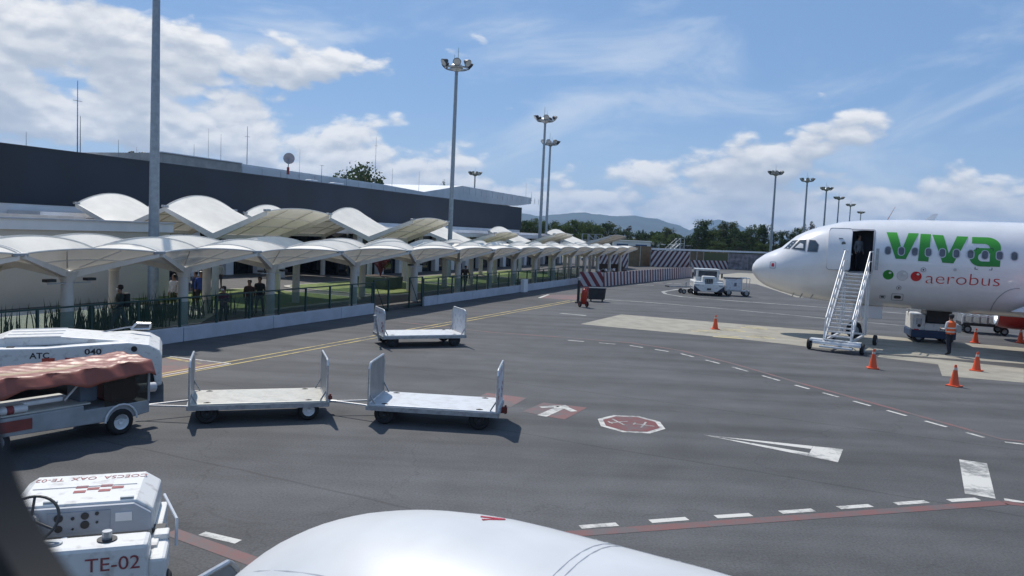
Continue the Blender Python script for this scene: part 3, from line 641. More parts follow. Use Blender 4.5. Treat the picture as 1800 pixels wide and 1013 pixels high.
def fuselage():
    ss = sorted(set([x for x, _ in TOP[:13]]+[.1, .35, .8, 1.2, 1.55, 1.85, 2.3, 2.85, 3.6, 4.3, DS0, 4.9, 5.25, DS1, 6.2]+[7.1+1.4*k for k in range(1, 22)]+[37.5]))
    p0 = math.asin((DZ0-zmid(5.1))/(zmid(5.1)-interp(BOT, 5.1))); p1 = math.asin((DZ1-zmid(5.1))/(interp(TOP, 5.1)-zmid(5.1)))
    ph = [-pi/2+(p0+pi/2)*k/8 for k in range(8)]+[p0+(p1-p0)*k/6 for k in range(6)]+[p1+(pi/2-p1)*k/6 for k in range(6)]
    ring = [(a, -1) for a in ph]+[(pi/2, -1)]+[(a, 1) for a in reversed(ph[1:])]
    nr = len(ring); vs = []; fs = []
    for s in ss:
        zm, tp, bt, hw = zmid(s), interp(TOP, s), interp(BOT, s), interp(HW, s)
        for a, sg in ring: vs.append((s, sg*hw*cos(a), zm+((tp-zm) if a >= 0 else (zm-bt))*sin(a)))
    for i in range(len(ss)-1):
        for j in range(nr):
            if ss[i] >= DS0-.001 and ss[i+1] <= DS1+.001 and 8 <= j < 14: continue
            fs.append((i*nr+j, i*nr+(j+1) % nr, (i+1)*nr+(j+1) % nr, (i+1)*nr+j))
    fs.append(tuple(range(nr))); k = (len(ss)-1)*nr; fs.append(tuple(range(k, k+nr)))
    return MB().add(vs, fs).build('fuselage', JET, jet, smooth=50)
fus = fuselage()
def decal(name, vs, fs, m, parent, off=.006, cell=.12):
    """flat (s, z) outline laid on the curved skin"""
    bm = bmesh.new(); bv = [bm.verts.new((x, 0, z)) for x, z in vs]
    for f in fs:
        try: bm.faces.new([bv[i] for i in f])
        except ValueError: pass
    xs = [v[0] for v in vs]; zs = [v[1] for v in vs]
    for lo, hi, no in ((min(xs), max(xs), (1, 0, 0)), (min(zs), max(zs), (0, 0, 1))):
        q = lo+cell
        while q < hi:
            bmesh.ops.bisect_plane(bm, geom=bm.verts[:]+bm.edges[:]+bm.faces[:], plane_co=Vector(no)*q, plane_no=no); q += cell
    for v in bm.verts: v.co = side(v.co.x, v.co.z, off)
    bmesh.ops.recalc_face_normals(bm, faces=bm.faces)
    me = bpy.data.meshes.new(name); bm.to_mesh(me); bm.free(); me.materials.append(m)
    if len(me.polygons) and sum(p.normal.y for p in me.polygons) > 0: me.flip_normals()
    return link(name, me, parent)
def rrect(x0, x1, z0, z1, r, n=4):
    pts = []
    for cx, cz, a0 in ((x1-r, z1-r, 0), (x0+r, z1-r, 90), (x0+r, z0+r, 180), (x1-r, z0+r, 270)):
        for k in range(n+1): a = radians(a0+90*k/n); pts.append((cx+r*cos(a), cz+r*sin(a)))
    return pts
def dpoly(name, pts, m, parent, off=.006, cell=.12): return decal(name, pts, [tuple(range(len(pts)))], m, parent, off, cell)
def dframe(name, outer, inner, m, parent, off=.006):
    n = len(outer); return decal(name, outer+inner, [(i, (i+1) % n, n+(i+1) % n, n+i) for i in range(n)], m, parent, off)
JGLASS = mat('cockpit_glass', (.05, .07, .09), .08, var=.2, spec=.9); JWIN = mat('cabin_window', (.14, .15, .18), .15, var=.2); JRIM = mat('window_rim', (.55, .56, .6), .35)
for pts in ([(1.58, 4.24), (1.93, 4.64), (2.22, 4.69), (1.86, 4.24)], [(1.98, 4.25), (2.30, 4.70), (2.62, 4.72), (2.60, 4.18)], [(2.74, 4.16), (2.77, 4.72), (3.04, 4.70), (3.21, 4.50), (3.18, 4.16)]):
    cx = sum(p[0] for p in pts)/len(pts); cz = sum(p[1] for p in pts)/len(pts)
    out = [(cx+(p[0]-cx)*1.14, cz+(p[1]-cz)*1.12) for p in pts]
    w_ = dpoly('cockpit_window', pts, JGLASS, jet, .008); dframe('frame', out, pts, JETL, w_, .005)
dpoly('sun_shade', [(2.12, 4.3), (2.35, 4.55), (2.5, 4.5), (2.52, 4.3)], mat('white_blind', (.6, .62, .64), .7), jet, .011)
for k in range(34):
    s = 6.24+k*.5525
    wn = dpoly('cabin_window', rrect(s-.115, s+.115, 4.20, 4.56, .11), JWIN, jet, .0125); dframe('window_rim', rrect(s-.15, s+.15, 4.165, 4.595, .14), rrect(s-.115, s+.115, 4.20, 4.56, .11), JRIM, wn, .0135)
# airline lettering: lower-case v i v a
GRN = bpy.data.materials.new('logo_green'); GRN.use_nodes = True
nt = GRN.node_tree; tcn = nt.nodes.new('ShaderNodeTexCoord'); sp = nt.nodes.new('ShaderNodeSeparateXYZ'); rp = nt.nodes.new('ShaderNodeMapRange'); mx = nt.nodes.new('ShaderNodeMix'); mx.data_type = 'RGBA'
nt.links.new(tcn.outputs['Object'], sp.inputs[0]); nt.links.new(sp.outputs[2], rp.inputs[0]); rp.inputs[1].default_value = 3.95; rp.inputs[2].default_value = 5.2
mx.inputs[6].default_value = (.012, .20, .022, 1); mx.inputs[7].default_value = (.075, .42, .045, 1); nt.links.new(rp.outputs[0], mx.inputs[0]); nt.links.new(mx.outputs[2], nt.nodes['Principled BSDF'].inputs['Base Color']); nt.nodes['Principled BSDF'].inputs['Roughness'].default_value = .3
def ZP(zx, zy):  # drawing coordinates of the lettering -> (station, height)
    return (6.13+(zx-750)/(1338-750)*(10.70-6.13), 5.23-(zy-168-(zx-750)*.012)/(318-168-4)*1.26)
def letter(pts, fs=None): decal('logo_letter', [ZP(*p) for p in pts], fs or [tuple(range(len(pts)))], GRN, jet, .0085, .1)
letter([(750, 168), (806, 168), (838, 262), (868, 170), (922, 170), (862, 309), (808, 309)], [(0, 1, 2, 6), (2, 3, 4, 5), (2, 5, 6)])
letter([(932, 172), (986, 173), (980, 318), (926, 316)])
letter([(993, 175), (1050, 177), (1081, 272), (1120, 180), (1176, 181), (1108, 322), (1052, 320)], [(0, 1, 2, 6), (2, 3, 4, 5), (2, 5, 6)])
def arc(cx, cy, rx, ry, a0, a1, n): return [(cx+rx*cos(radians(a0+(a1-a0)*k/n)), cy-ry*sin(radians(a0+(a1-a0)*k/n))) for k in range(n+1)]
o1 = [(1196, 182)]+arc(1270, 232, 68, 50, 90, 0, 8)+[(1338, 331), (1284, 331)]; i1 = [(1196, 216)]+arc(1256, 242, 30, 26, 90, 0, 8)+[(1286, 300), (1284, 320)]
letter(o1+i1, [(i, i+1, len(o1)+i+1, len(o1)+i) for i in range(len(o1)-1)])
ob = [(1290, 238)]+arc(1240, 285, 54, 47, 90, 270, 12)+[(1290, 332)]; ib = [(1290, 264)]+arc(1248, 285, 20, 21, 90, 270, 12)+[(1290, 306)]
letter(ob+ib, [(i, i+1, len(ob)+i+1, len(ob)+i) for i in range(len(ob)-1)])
LRED = mat('logo_red', (.50, .025, .04), .35, var=.03)
vs, fs, w_ = text_geo('aerobus', 1.0, -.016, 1.0, 4); kx = (10.76-7.88)/w_; kz = .76
decal('logo_word', [(7.88+x*kx, 2.97+.02*(x*kx)+z*kz) for x, z in vs], fs, LRED, jet, .007, .15)
for s, m, r in ((6.33, mat('logo_ball_green', (.02, .24, .03), .25), .225), (6.92, mat('logo_ball_white', (.66, .66, .68), .25), .225), (7.48, mat('logo_ball_red', (.60, .02, .03), .25), .225)):
    b_ = dpoly('logo_ball', [(s+r*cos(2*pi*k/20), 3.26+r*sin(2*pi*k/20)) for k in range(20)], m, jet, .0075); dpoly('highlight', [(s+.07+.06*cos(2*pi*k/10), 3.36+.05*sin(2*pi*k/10)) for k in range(10)], mat('logo_glint', (.75, .8, .75), .3), b_, .011)
    if s == 6.92: dframe('outline', [(s+.235*cos(2*pi*k/20), 3.26+.235*sin(2*pi*k/20)) for k in range(20)], [(s+.222*cos(2*pi*k/20), 3.26+.222*sin(2*pi*k/20)) for k in range(20)], JETL, b_, .0098)
for x0, x1, z0, z1, r in ((6.55, 7.05, 2.05, 2.40, .06), (6.05, 6.3, 2.1, 2.28, .04), (.98, 1.28, 3.22, 3.56, .05)): dframe('access_panel', rrect(x0, x1, z0, z1, r), rrect(x0+.025, x1-.025, z0+.025, z1-.025, r*.8), JETL, jet)
dpoly('intake', rrect(6.65, 6.96, 2.15, 2.30, .07), BLACK, jet, .008); dpoly('intake', rrect(6.1, 6.25, 2.15, 2.23, .03), BLACK, jet, .008)
dpoly('red_placard', rrect(1.06, 1.2, 3.31, 3.48, .02), LRED, jet, .008)
for s, z, r in ((7.75, 3.58, .11), (6.82, 2.68, .11), (9.0, 3.66, .06)):
    v_ = dpoly('vent_ring', [(s+r*cos(2*pi*k/14), z+r*sin(2*pi*k/14)) for k in range(14)], JETL, jet, .0105); dpoly('vent', [(s+r*.7*cos(2*pi*k/14), z+r*.7*sin(2*pi*k/14)) for k in range(14)], JET, v_, .014); dpoly('vent_hole', [(s+r*.35*cos(2*pi*k/10), z+r*.35*sin(2*pi*k/10)) for k in range(10)], BLACK, v_, .017)
for (x, z, sx, sz) in ((9.75, 4.68, 1, 1), (10.42, 4.68, -1, 1), (9.75, 3.72, 1, -1), (10.42, 3.72, -1, -1)):
    dpoly('corner_mark', [(x, z), (x+.12*sx, z), (x+.12*sx, z-.025*sz), (x+.025*sx, z-.025*sz), (x+.025*sx, z-.12*sz), (x, z-.12*sz)], BLACK, jet, .016)
# doorway recess and swung-open door
INT = mat('cabin_interior', (.09, .10, .12), .8, var=.1)
dw = MB(); ya = -1.93
dw.add([side(DS0, DZ0), side(DS1, DZ0), (DS1, -.2, DZ0), (DS0, -.2, DZ0)], [(0, 1, 2, 3)]); dw.add([side(DS0, DZ1), side(DS1, DZ1), (DS1, -.2, DZ1), (DS0, -.2, DZ1)], [(0, 1, 2, 3)])
for s in (DS0, DS1): dw.add([side(s, DZ0+(DZ1-DZ0)*k/6) for k in range(7)]+[(s, -.2, DZ1), (s, -.2, DZ0)], [tuple(range(9))])
dw.add([(DS0, -.2, DZ0), (DS1, -.2, DZ0), (DS1, -.2, DZ1), (DS0, -.2, DZ1)], [(0, 1, 2, 3)])
dw.build('door_recess', INT, jet, fix=False)
dframe('door_surround', rrect(DS0-.07, DS1+.07, DZ0-.07, DZ1+.07, .09), rrect(DS0-.005, DS1+.005, DZ0-.005, DZ1+.005, .02), JETL, jet, .009)
dsh = MB(); op = [rrect(3.66, 4.68, 3.36, 5.34, .12, 5)][0]
def dpt(x, z, off): p = side(x+.95, z, 0); return Vector((x, p.y-.02-off, z))
no = len(op); dsh.add([dpt(x, z, .14) for x, z in op]+[dpt(x, z, .04) for x, z in op]+[dpt(4.17, 3.4+1.9*k/8, .14) for k in range(9)], [(i, (i+1) % no, no+(i+1) % no, no+i) for i in range(no)])
rows = 14; pts_ = []
for k in range(rows+1):
    z = 3.36+1.98*k/rows; e = .035 if k in (0, rows) else 0; pts_ += [dpt(3.66+e, z, .14), dpt(4.68-e, z, .14)]
dsh.add(pts_, [(2*k, 2*k+1, 2*k+3, 2*k+2) for k in range(rows)])
door = dsh.build('open_door', JET, jet, smooth=True)
e_ = [dpt(x, z, .143) for x, z in op]; MB().path(e_+[e_[0]], .014, 5).build('door_seal', JETL, door)
MB().tube(dpt(4.33, 4.62, .13), dpt(4.33, 4.62, .15), .09, n=14).build('door_window', JGLASS, door); MB().box(dpt(4.2, 4.85, .145), (.18, .02, .05)).build('door_handle', JETL, door)
MB().bar(dpt(4.6, 4.2, .1), side(4.72, 4.1, .02), .07).build('hinge_arm', GREY_M, door)
# nose gear
ng = MB().tube((5.07, 0, .4), (5.02, 0, 1.8), .09, n=12).bar((5.07, -.28, .39), (5.07, .28, .39), .09).bar((5.05, 0, 1.0), (5.9, 0, 1.75), .06).build('nose_gear_strut', GREY_M, jet)
for y in (-.26, .26): wheel('nose_wheel', jet, (5.07, y, .385), .385, .22, (0, 1, 0), GREY_M)
for y in (-.42, .42): MB().box((5.6, y, 1.35), (1.3, .04, .6)).build('gear_door', JET, jet, bevel=.02)
# wings, tail, engines
def wing(name, sg):
    sec = [(11.3, 1.7, 6.6, .9, 1.95), (14.6, 6.0, 4.0, .5, 2.25), (19.8, 17.0, 1.6, .2, 3.1)]; vs = []; fs = []
    for le, y, ch, th, z in sec:
        for fx, fz in ((0, 0), (.12, .5), (.45, .55), (1, .05), (.5, -.35), (.12, -.4)): vs.append((le+fx*ch, sg*y, z+fz*th))
    for k in range(2):
        for j in range(6): fs.append((k*6+j, k*6+(j+1) % 6, k*6+6+(j+1) % 6, k*6+6+j))
    fs.append(tuple(range(12, 18))); return MB().add(vs, fs).build(name, JET, jet, smooth=40)
EPROF = [(.78, .25), (.86, .05), (.95, 0), (1.04, .06), (1.12, .3), (1.16, .9), (1.15, 1.8), (1.02, 3.0), (.80, 3.6), (.78, 3.4)]
ERED = mat('engine_red', (.55, .05, .045), .3, var=.04, coat=.2)
for sg in (-1, 1):
    wing('wing', sg); Mx = Matrix.Translation((11.75, sg*5.75, 1.72))@Matrix.Rotation(pi/2, 4, 'Y')
    en = MB().lathe(EPROF[3:], Mx, 28).build('engine_cowl', ERED, jet, smooth=40); MB().lathe(EPROF[:4], Mx, 28).build('intake_lip', ALU, en, smooth=True)
    MB().lathe([(.001, .4), (.2, .6), (.79, .7), (.79, .25)], Mx, 24).build('fan', BLACK, en, smooth=True)
    MB().add([(13.2, sg*5.65, 2.8), (16.5, sg*5.65, 2.6), (17, sg*5.65, 2.2), (14.5, sg*5.65, 2.3), (13.2, sg*5.85, 2.8), (16.5, sg*5.85, 2.6), (17, sg*5.85, 2.2), (14.5, sg*5.85, 2.3)], [(0, 1, 2, 3), (7, 6, 5, 4), (0, 4, 5, 1), (1, 5, 6, 2), (2, 6, 7, 3), (3, 7, 4, 0)]).build('pylon', JET, en)
    MB().tube((17.7, sg*3.8, .5), (17.6, sg*3.8, 2.2), .14).build('main_gear_strut', GREY_M, jet)
    for q in (-.45, .45): wheel('main_wheel', jet, (17.7, sg*3.8+q, .58), .58, .4, (0, 1, 0), GREY_M)
    MB().add([(33, sg*.8, 4.9), (36.4, sg*.6, 4.9), (37, sg*6.2, 5.5), (35.6, sg*6.2, 5.5), (33, sg*.8, 5.1), (36.4, sg*.6, 5.0), (37, sg*6.2, 5.6), (35.6, sg*6.2, 5.6)], [(0, 1, 2, 3), (7, 6, 5, 4), (0, 4, 5, 1), (1, 5, 6, 2), (2, 6, 7, 3), (3, 7, 4, 0)]).build('tailplane', JET, jet)
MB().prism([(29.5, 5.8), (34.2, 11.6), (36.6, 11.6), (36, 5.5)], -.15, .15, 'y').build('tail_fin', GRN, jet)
def fair(u, v): a = pi+pi*u; s = 10.6+9.4*v; k = sin(pi*min(1, max(0, v)))**.45; return (s, 1.5*k*cos(a)*1.38, 2.35+ (1.02*k*sin(a)))
MB().grid(fair, 18, 14).build('belly_fairing', JET, jet, smooth='all')
ar = [side(10.62+.9*(1-cos(k*pi/16)), 1.85+1.15*sin(k*pi/16), .012) for k in range(9)]; MB().path(ar, .014, 5).build('fairing_seam', JETL, jet)
MB().add([(7.7, -.02, 5.88), (8.15, -.02, 5.91), (8.3, 0, 6.22), (8.12, 0, 6.22), (7.7, .02, 5.88), (8.15, .02, 5.91)], [(0, 1, 2, 3), (4, 3, 2, 5)]).build('blade_antenna', JET, jet)
MB().tube((6.15, 0, 5.84), (6.45, 0, 6.5), .02, .008, 5).build('whip_antenna', mat('antenna_red', (.4, .2, .2), .5), jet)
for s in (2.2, 2.6, 3.1): MB().bar(side(s, 2.05, 0), side(s-.12, 1.95, .13), .035).build('probe', GREY_M, jet)

# ------------------------------------------------------------------ passenger stairs
sx0 = 5.12; st = thing('boarding_stairs', 'white metal mobile stairs leading up to the open jet door', 'stairs', NOSE+DX*(sx0+.27), JROT-radians(8))
Y0 = -2.05; YT = -3.0; YB = -6.55; ZT = 3.28; NS = 17; hw = .51; STEP = mat('step_grey', (.60, .61, .62), .55, var=.1, scale=12)
MB().box((0, (Y0+YT)/2, ZT-.05), (1.1, abs(YT-Y0), .08)).build('platform', ALU, st, bevel=.01)
for k in range(NS):
    u = (k+.5)/NS; MB().box((0, YT+(YB-YT)*u, ZT-.1-(ZT-.5)*u), (2*hw, .25, .05)).build('tread', STEP, st)
for x in (-hw, hw):
    mb = MB(); arm(mb, (x, YT, ZT+.06), (x, YB, .48), .30, .30, .06); mb.build('stringer', WHITE_M, st)
    top = [Vector((x*1.04, Y0+.05, ZT+1.0)), Vector((x*1.04, YT, ZT+1.0)), Vector((x*1.04, YB+.1, 1.42)), Vector((x*1.04, YB-.05, .45))]
    MB().path(top, .03, 8).build('handrail', WHITE_M, st); MB().path([p-Vector((0, 0, .45)) for p in top[:3]], .022, 8).build('mid_rail', WHITE_M, st)
    for k in range(8):
        p = top[1].lerp(top[2], k/7); MB().tube(p-Vector((0, 0, 1.0)), p, .02, n=6).build('baluster', WHITE_M, st)
    MB().tube((x*1.04, Y0+.05, ZT), (x*1.04, Y0+.05, ZT+1.0), .02, n=6).build('baluster', WHITE_M, st)
    for y in (-2.3, -3.0): MB().bar((x, y, .4), (x, y, ZT-.05), .07).build('support_leg', WHITE_M, st)
    MB().bar((x, -2.3, .5), (x, -3.0, 2.0), .045).bar((x, -3.0, .45), (x, YB+.4, .45), .09).bar((x, -3.0, 2.2), (x, -2.3, 3.2), .04).bar((x, -3.0, .5), (x, -4.6, 1.7), .045).build('brace', WHITE_M, st)
MB().bar((-hw, -2.3, 1.6), (hw, -2.3, 1.6), .05).bar((-hw, -2.3, .45), (hw, -2.3, .45), .07).bar((-hw, -3.0, 1.0), (hw, -2.3, 1.6), .03).build('cross_brace', WHITE_M, st)
MB().box((0, YB+.05, .36), (1.9, .5, .12)).box((0, YB-.2, .22), (1.3, .3, .08)).build('base_frame', WHITE_M, st, bevel=.02)
for x, y in ((-1.12, YB+.1), (.98, YB+.1), (-.85, -2.5), (.95, -2.5)): wheel('wheel', st, (x, y, .24), .24, .16, (1, 0, 0), GREY_M)
for x in (-1, .8): MB().box((x*.85, YB+.1, .44), (.5, .42, .1)).build('mudguard', WHITE_M, st, bevel=.02)
MB().box((.72, -2.1, 3.95), (.12, .1, 1.0)).build('bumper_post', GREY_M, st); MB().box((-.72, -2.1, 3.9), (.1, .1, .9)).build('bumper_post', GREY_M, st)

# ------------------------------------------------------------------ people
def person(label, loc, rz, h=1.72, top=(.1, .1, .12), legs=(.03, .035, .05), pose='stand', extras=(), shoes=(.02, .02, .02), skin=SKIN):
    k = h/1.75; sw = {'stand': 0, 'walk': .26, 'lean': .06}[pose]; el = .1 if pose == 'walk' else .03
    J = {'pel': (0, 0, .95), 'bel': (0, .01, 1.1), 'che': (0, .02, 1.32), 'nek': (0, .0, 1.49), 'hd0': (0, .015, 1.57), 'hd1': (0, .025, 1.68), 'hd2': (0, .015, 1.74)}
    E_ = [('pel', 'bel'), ('bel', 'che'), ('che', 'nek'), ('nek', 'hd0'), ('hd0', 'hd1'), ('hd1', 'hd2')]
    R = {'pel': (.165, .115), 'bel': (.15, .105), 'che': (.175, .12), 'nek': (.06, .06), 'hd0': (.075, .085), 'hd1': (.085, .1), 'hd2': (.06, .07)}
    for s, n in ((-1, 'l'), (1, 'r')):
        f = sw*s
        J.update({n+'sh': (s*.19, .01, 1.41), n+'el': (s*(.25), -f*.5-.02, 1.13), n+'wr': (s*.24, -f*.7+el+(.18 if pose == 'lean' else .05), .90 if pose != 'lean' else 1.12), n+'ha': (s*.23, -f*.75+el+(.25 if pose == 'lean' else .07), .82 if pose != 'lean' else 1.16),
                  n+'hp': (s*.095, 0, .90), n+'kn': (s*.10, f*.7+.03, .50), n+'an': (s*.10, f*1.15-.03, .09+(.05 if f < 0 else 0)), n+'to': (s*.115, f*1.15+.14, .04+(.0 if f < 0 else 0))})
        E_ += [('che', n+'sh'), (n+'sh', n+'el'), (n+'el', n+'wr'), (n+'wr', n+'ha'), ('pel', n+'hp'), (n+'hp', n+'kn'), (n+'kn', n+'an'), (n+'an', n+'to')]
        R.update({n+'sh': (.07, .07), n+'el': (.048, .048), n+'wr': (.033, .033), n+'ha': (.03, .045), n+'hp': (.095, .1), n+'kn': (.062, .065), n+'an': (.045, .05), n+'to': (.045, .035)})
    names = list(J); me = bpy.data.meshes.new('person'); me.from_pydata([J[n] for n in names], [(names.index(a), names.index(b)) for a, b in E_], [])
    o = bpy.data.objects.new('person', me); COL.objects.link(o)
    m_ = o.modifiers.new('skin', 'SKIN'); m_.use_smooth_shade = True
    for i, n in enumerate(names): me.skin_vertices[0].data[i].radius = R[n]; me.skin_vertices[0].data[i].use_root = (n == 'pel')
    sb = o.modifiers.new('sub', 'SUBSURF'); sb.levels = 1; sb.render_levels = 1
    dg = bpy.context.evaluated_depsgraph_get(); nm = bpy.data.meshes.new_from_object(o.evaluated_get(dg)); bpy.data.objects.remove(o)
    tm = mat('cloth_%.3f_%.3f_%.3f' % top, top, .85, var=.12, scale=8); lm = mat('cloth_%.3f_%.3f_%.3f' % legs, legs, .85, var=.12, scale=8); sm = mat('cloth_%.3f_%.3f_%.3f' % shoes, shoes, .7)
    for q in (tm, lm, sm, skin, HAIR): nm.materials.append(q)
    for p in nm.polygons:
        c = p.center; z = c.z
        p.material_index = 2 if z < .12 else (1 if z < .94 and abs(c.x) < .2 and not (z > .74 and abs(c.x) > .19) else (4 if z > 1.60 and (c.y < .06 or z > 1.73) else (3 if z > 1.475 or (abs(c.x) > .17 and z < .93 and pose != 'lean') or (pose == 'lean' and c.y > .2) else 0)))
    p_ = link('person', nm); p_.location = loc; p_.rotation_euler = (0, 0, rz); p_.scale = (k, k, k); tag(p_, label, 'person')
    hd = MB().lathe([(.001, 1.60), (.088, 1.63), (.098, 1.70), (.075, 1.765), (.001, 1.785)], Matrix.Translation((0, -.012, 0)), 12); hd.build('hair', HAIR, p_, smooth=True)
    for x in (-.032, .032): MB().box((x, .108, 1.685), (.025, .012, .012)).build('eye', BLACK, p_)
    if 'mask' in extras: MB().box((0, .105, 1.62), (.11, .05, .075)).build('face_mask', WHITE_M, p_, bevel=.02)
    if 'pack' in extras: MB().box((0, -.2, 1.24), (.32, .2, .5)).build('backpack', mat('pack_dark', (.02, .028, .03), .8), p_, bevel=.06)
    if 'vest' in extras:
        vm = mat('vest_orange', (.85, .14, .03), .6, var=.04); 
        v = MB().lathe([(.20, .93), (.195, 1.1), (.215, 1.3), (.20, 1.42), (.12, 1.49)], Matrix.Diagonal((1.0, .74, 1, 1)), 18).build('safety_vest', vm, p_, smooth=True, solid=.012)
        for z in (1.0, 1.16): MB().lathe([(.204+.004*(z > 1.1), z), (.206+.004*(z > 1.1), z+.055)], Matrix.Diagonal((1.0, .75, 1, 1)), 18).build('reflective_band', mat('reflective', (.75, .75, .68), .4), v, solid=.01)
    if 'cap' in extras: MB().lathe([(.106, 1.70), (.1, 1.76), (.001, 1.80)], Matrix.Translation((0, 0, 0)), 12).build('cap', BLACK, p_, smooth=True)
    return p_
def at_n(px, py, n, z=.15):
    t, _ = t_at(px, py, n); return T(t, n, z)
person('ramp worker in orange vest and dark trousers standing under the jet', G(1667, 625), radians(15), 1.76, (.62, .63, .66), (.02, .025, .04), 'lean', ('vest', 'cap'))
pc = person('crew member in pale shirt standing inside the open jet doorway', NOSE+DX*4.98+Vector((.415, .91, 0))*-.95+Vector((0, 0, DZ0)), radians(200), 1.72, (.20, .22, .25), (.02, .02, .03), 'stand')
person('passenger with dark backpack walking behind the nearest glass railing', at_n(211, 560, 23.2), TROT+radians(70), 1.78, (.03, .05, .05), (.10, .11, .12), 'walk', ('pack', 'mask'))
person('passenger in plum top and face mask standing at glass railing', at_n(393, 545, 22.2), radians(165), 1.62, (.10, .045, .075), (.03, .03, .03), 'lean', ('mask',))
person('left passenger in brown jacket of the pair walking by the lawn', at_n(438, 540, 23.4), radians(190), 1.68, (.06, .035, .03), (.03, .03, .035), 'walk')
person('right passenger in dark clothes of the pair walking by the lawn', at_n(456, 540, 23.8), radians(185), 1.74, (.02, .025, .03), (.02, .02, .025), 'walk')
person('passenger in white shirt under canopy at corner of the annex', at_n(306, 505, 27.0), radians(160), 1.72, (.55, .55, .58), (.02, .02, .03), 'stand')
person('passenger in bright blue jacket under canopy beside the annex', at_n(353, 505, 27.4), radians(200), 1.76, (.03, .07, .28), (.02, .02, .03), 'stand', ('cap',))
person('passenger in navy top under canopy next to the blue jacket', at_n(344, 505, 28.2), radians(150), 1.7, (.02, .03, .08), (.02, .02, .02), 'stand')
person('figure in pale coat far back at the glazed terminal front', at_n(386, 490, 34.5), radians(180), 1.7, (.5, .52, .55), (.06, .06, .07), 'stand')
person('left of two dark figures standing under the distant front canopies', at_n(809, 490, 24.0), radians(180), 1.75, (.03, .03, .035), (.02, .02, .03), 'stand')
person('right of two dark figures standing under the distant front canopies', at_n(818, 490, 24.3), radians(200), 1.7, (.05, .04, .04), (.02, .02, .03), 'walk')

# ------------------------------------------------------------------ traffic cones
def cone(label, px, py, h=.72):
    o = thing('traffic_cone', label, 'traffic cone', G(px, py), random.uniform(0, 1.5), 'orange cones around the jet'); k = h/.72
    MB().box((0, 0, .02*k), (.40*k, .40*k, .04*k)).build('base', ORANGE, o, bevel=.012)
    MB().lathe([(.155*k, .04*k), (.145*k, .07*k), (.04*k, .68*k), (.034*k, .72*k), (.001, .72*k)], None, 20).build('cone_body', ORANGE, o, smooth=True)
    MB().lathe([(.066*k, .545*k), (.052*k, .63*k)], None, 20).build('collar', mat('cone_collar', (.72, .55, .48), .5), o, smooth=True)
for q in (('nearest traffic cone, in front of the pale slab', 1677, 679), ('traffic cone on the pale slab right of the nearest cone', 1716, 652), ('traffic cone at the foot of the boarding stairs', 1534, 648),
          ('lone traffic cone far left on the concrete strip', 1257, 579), ('traffic cone behind the ramp worker under the jet', 1714, 603), ('traffic cone at the right edge by the red engine', 1793, 603)): cone(*q)

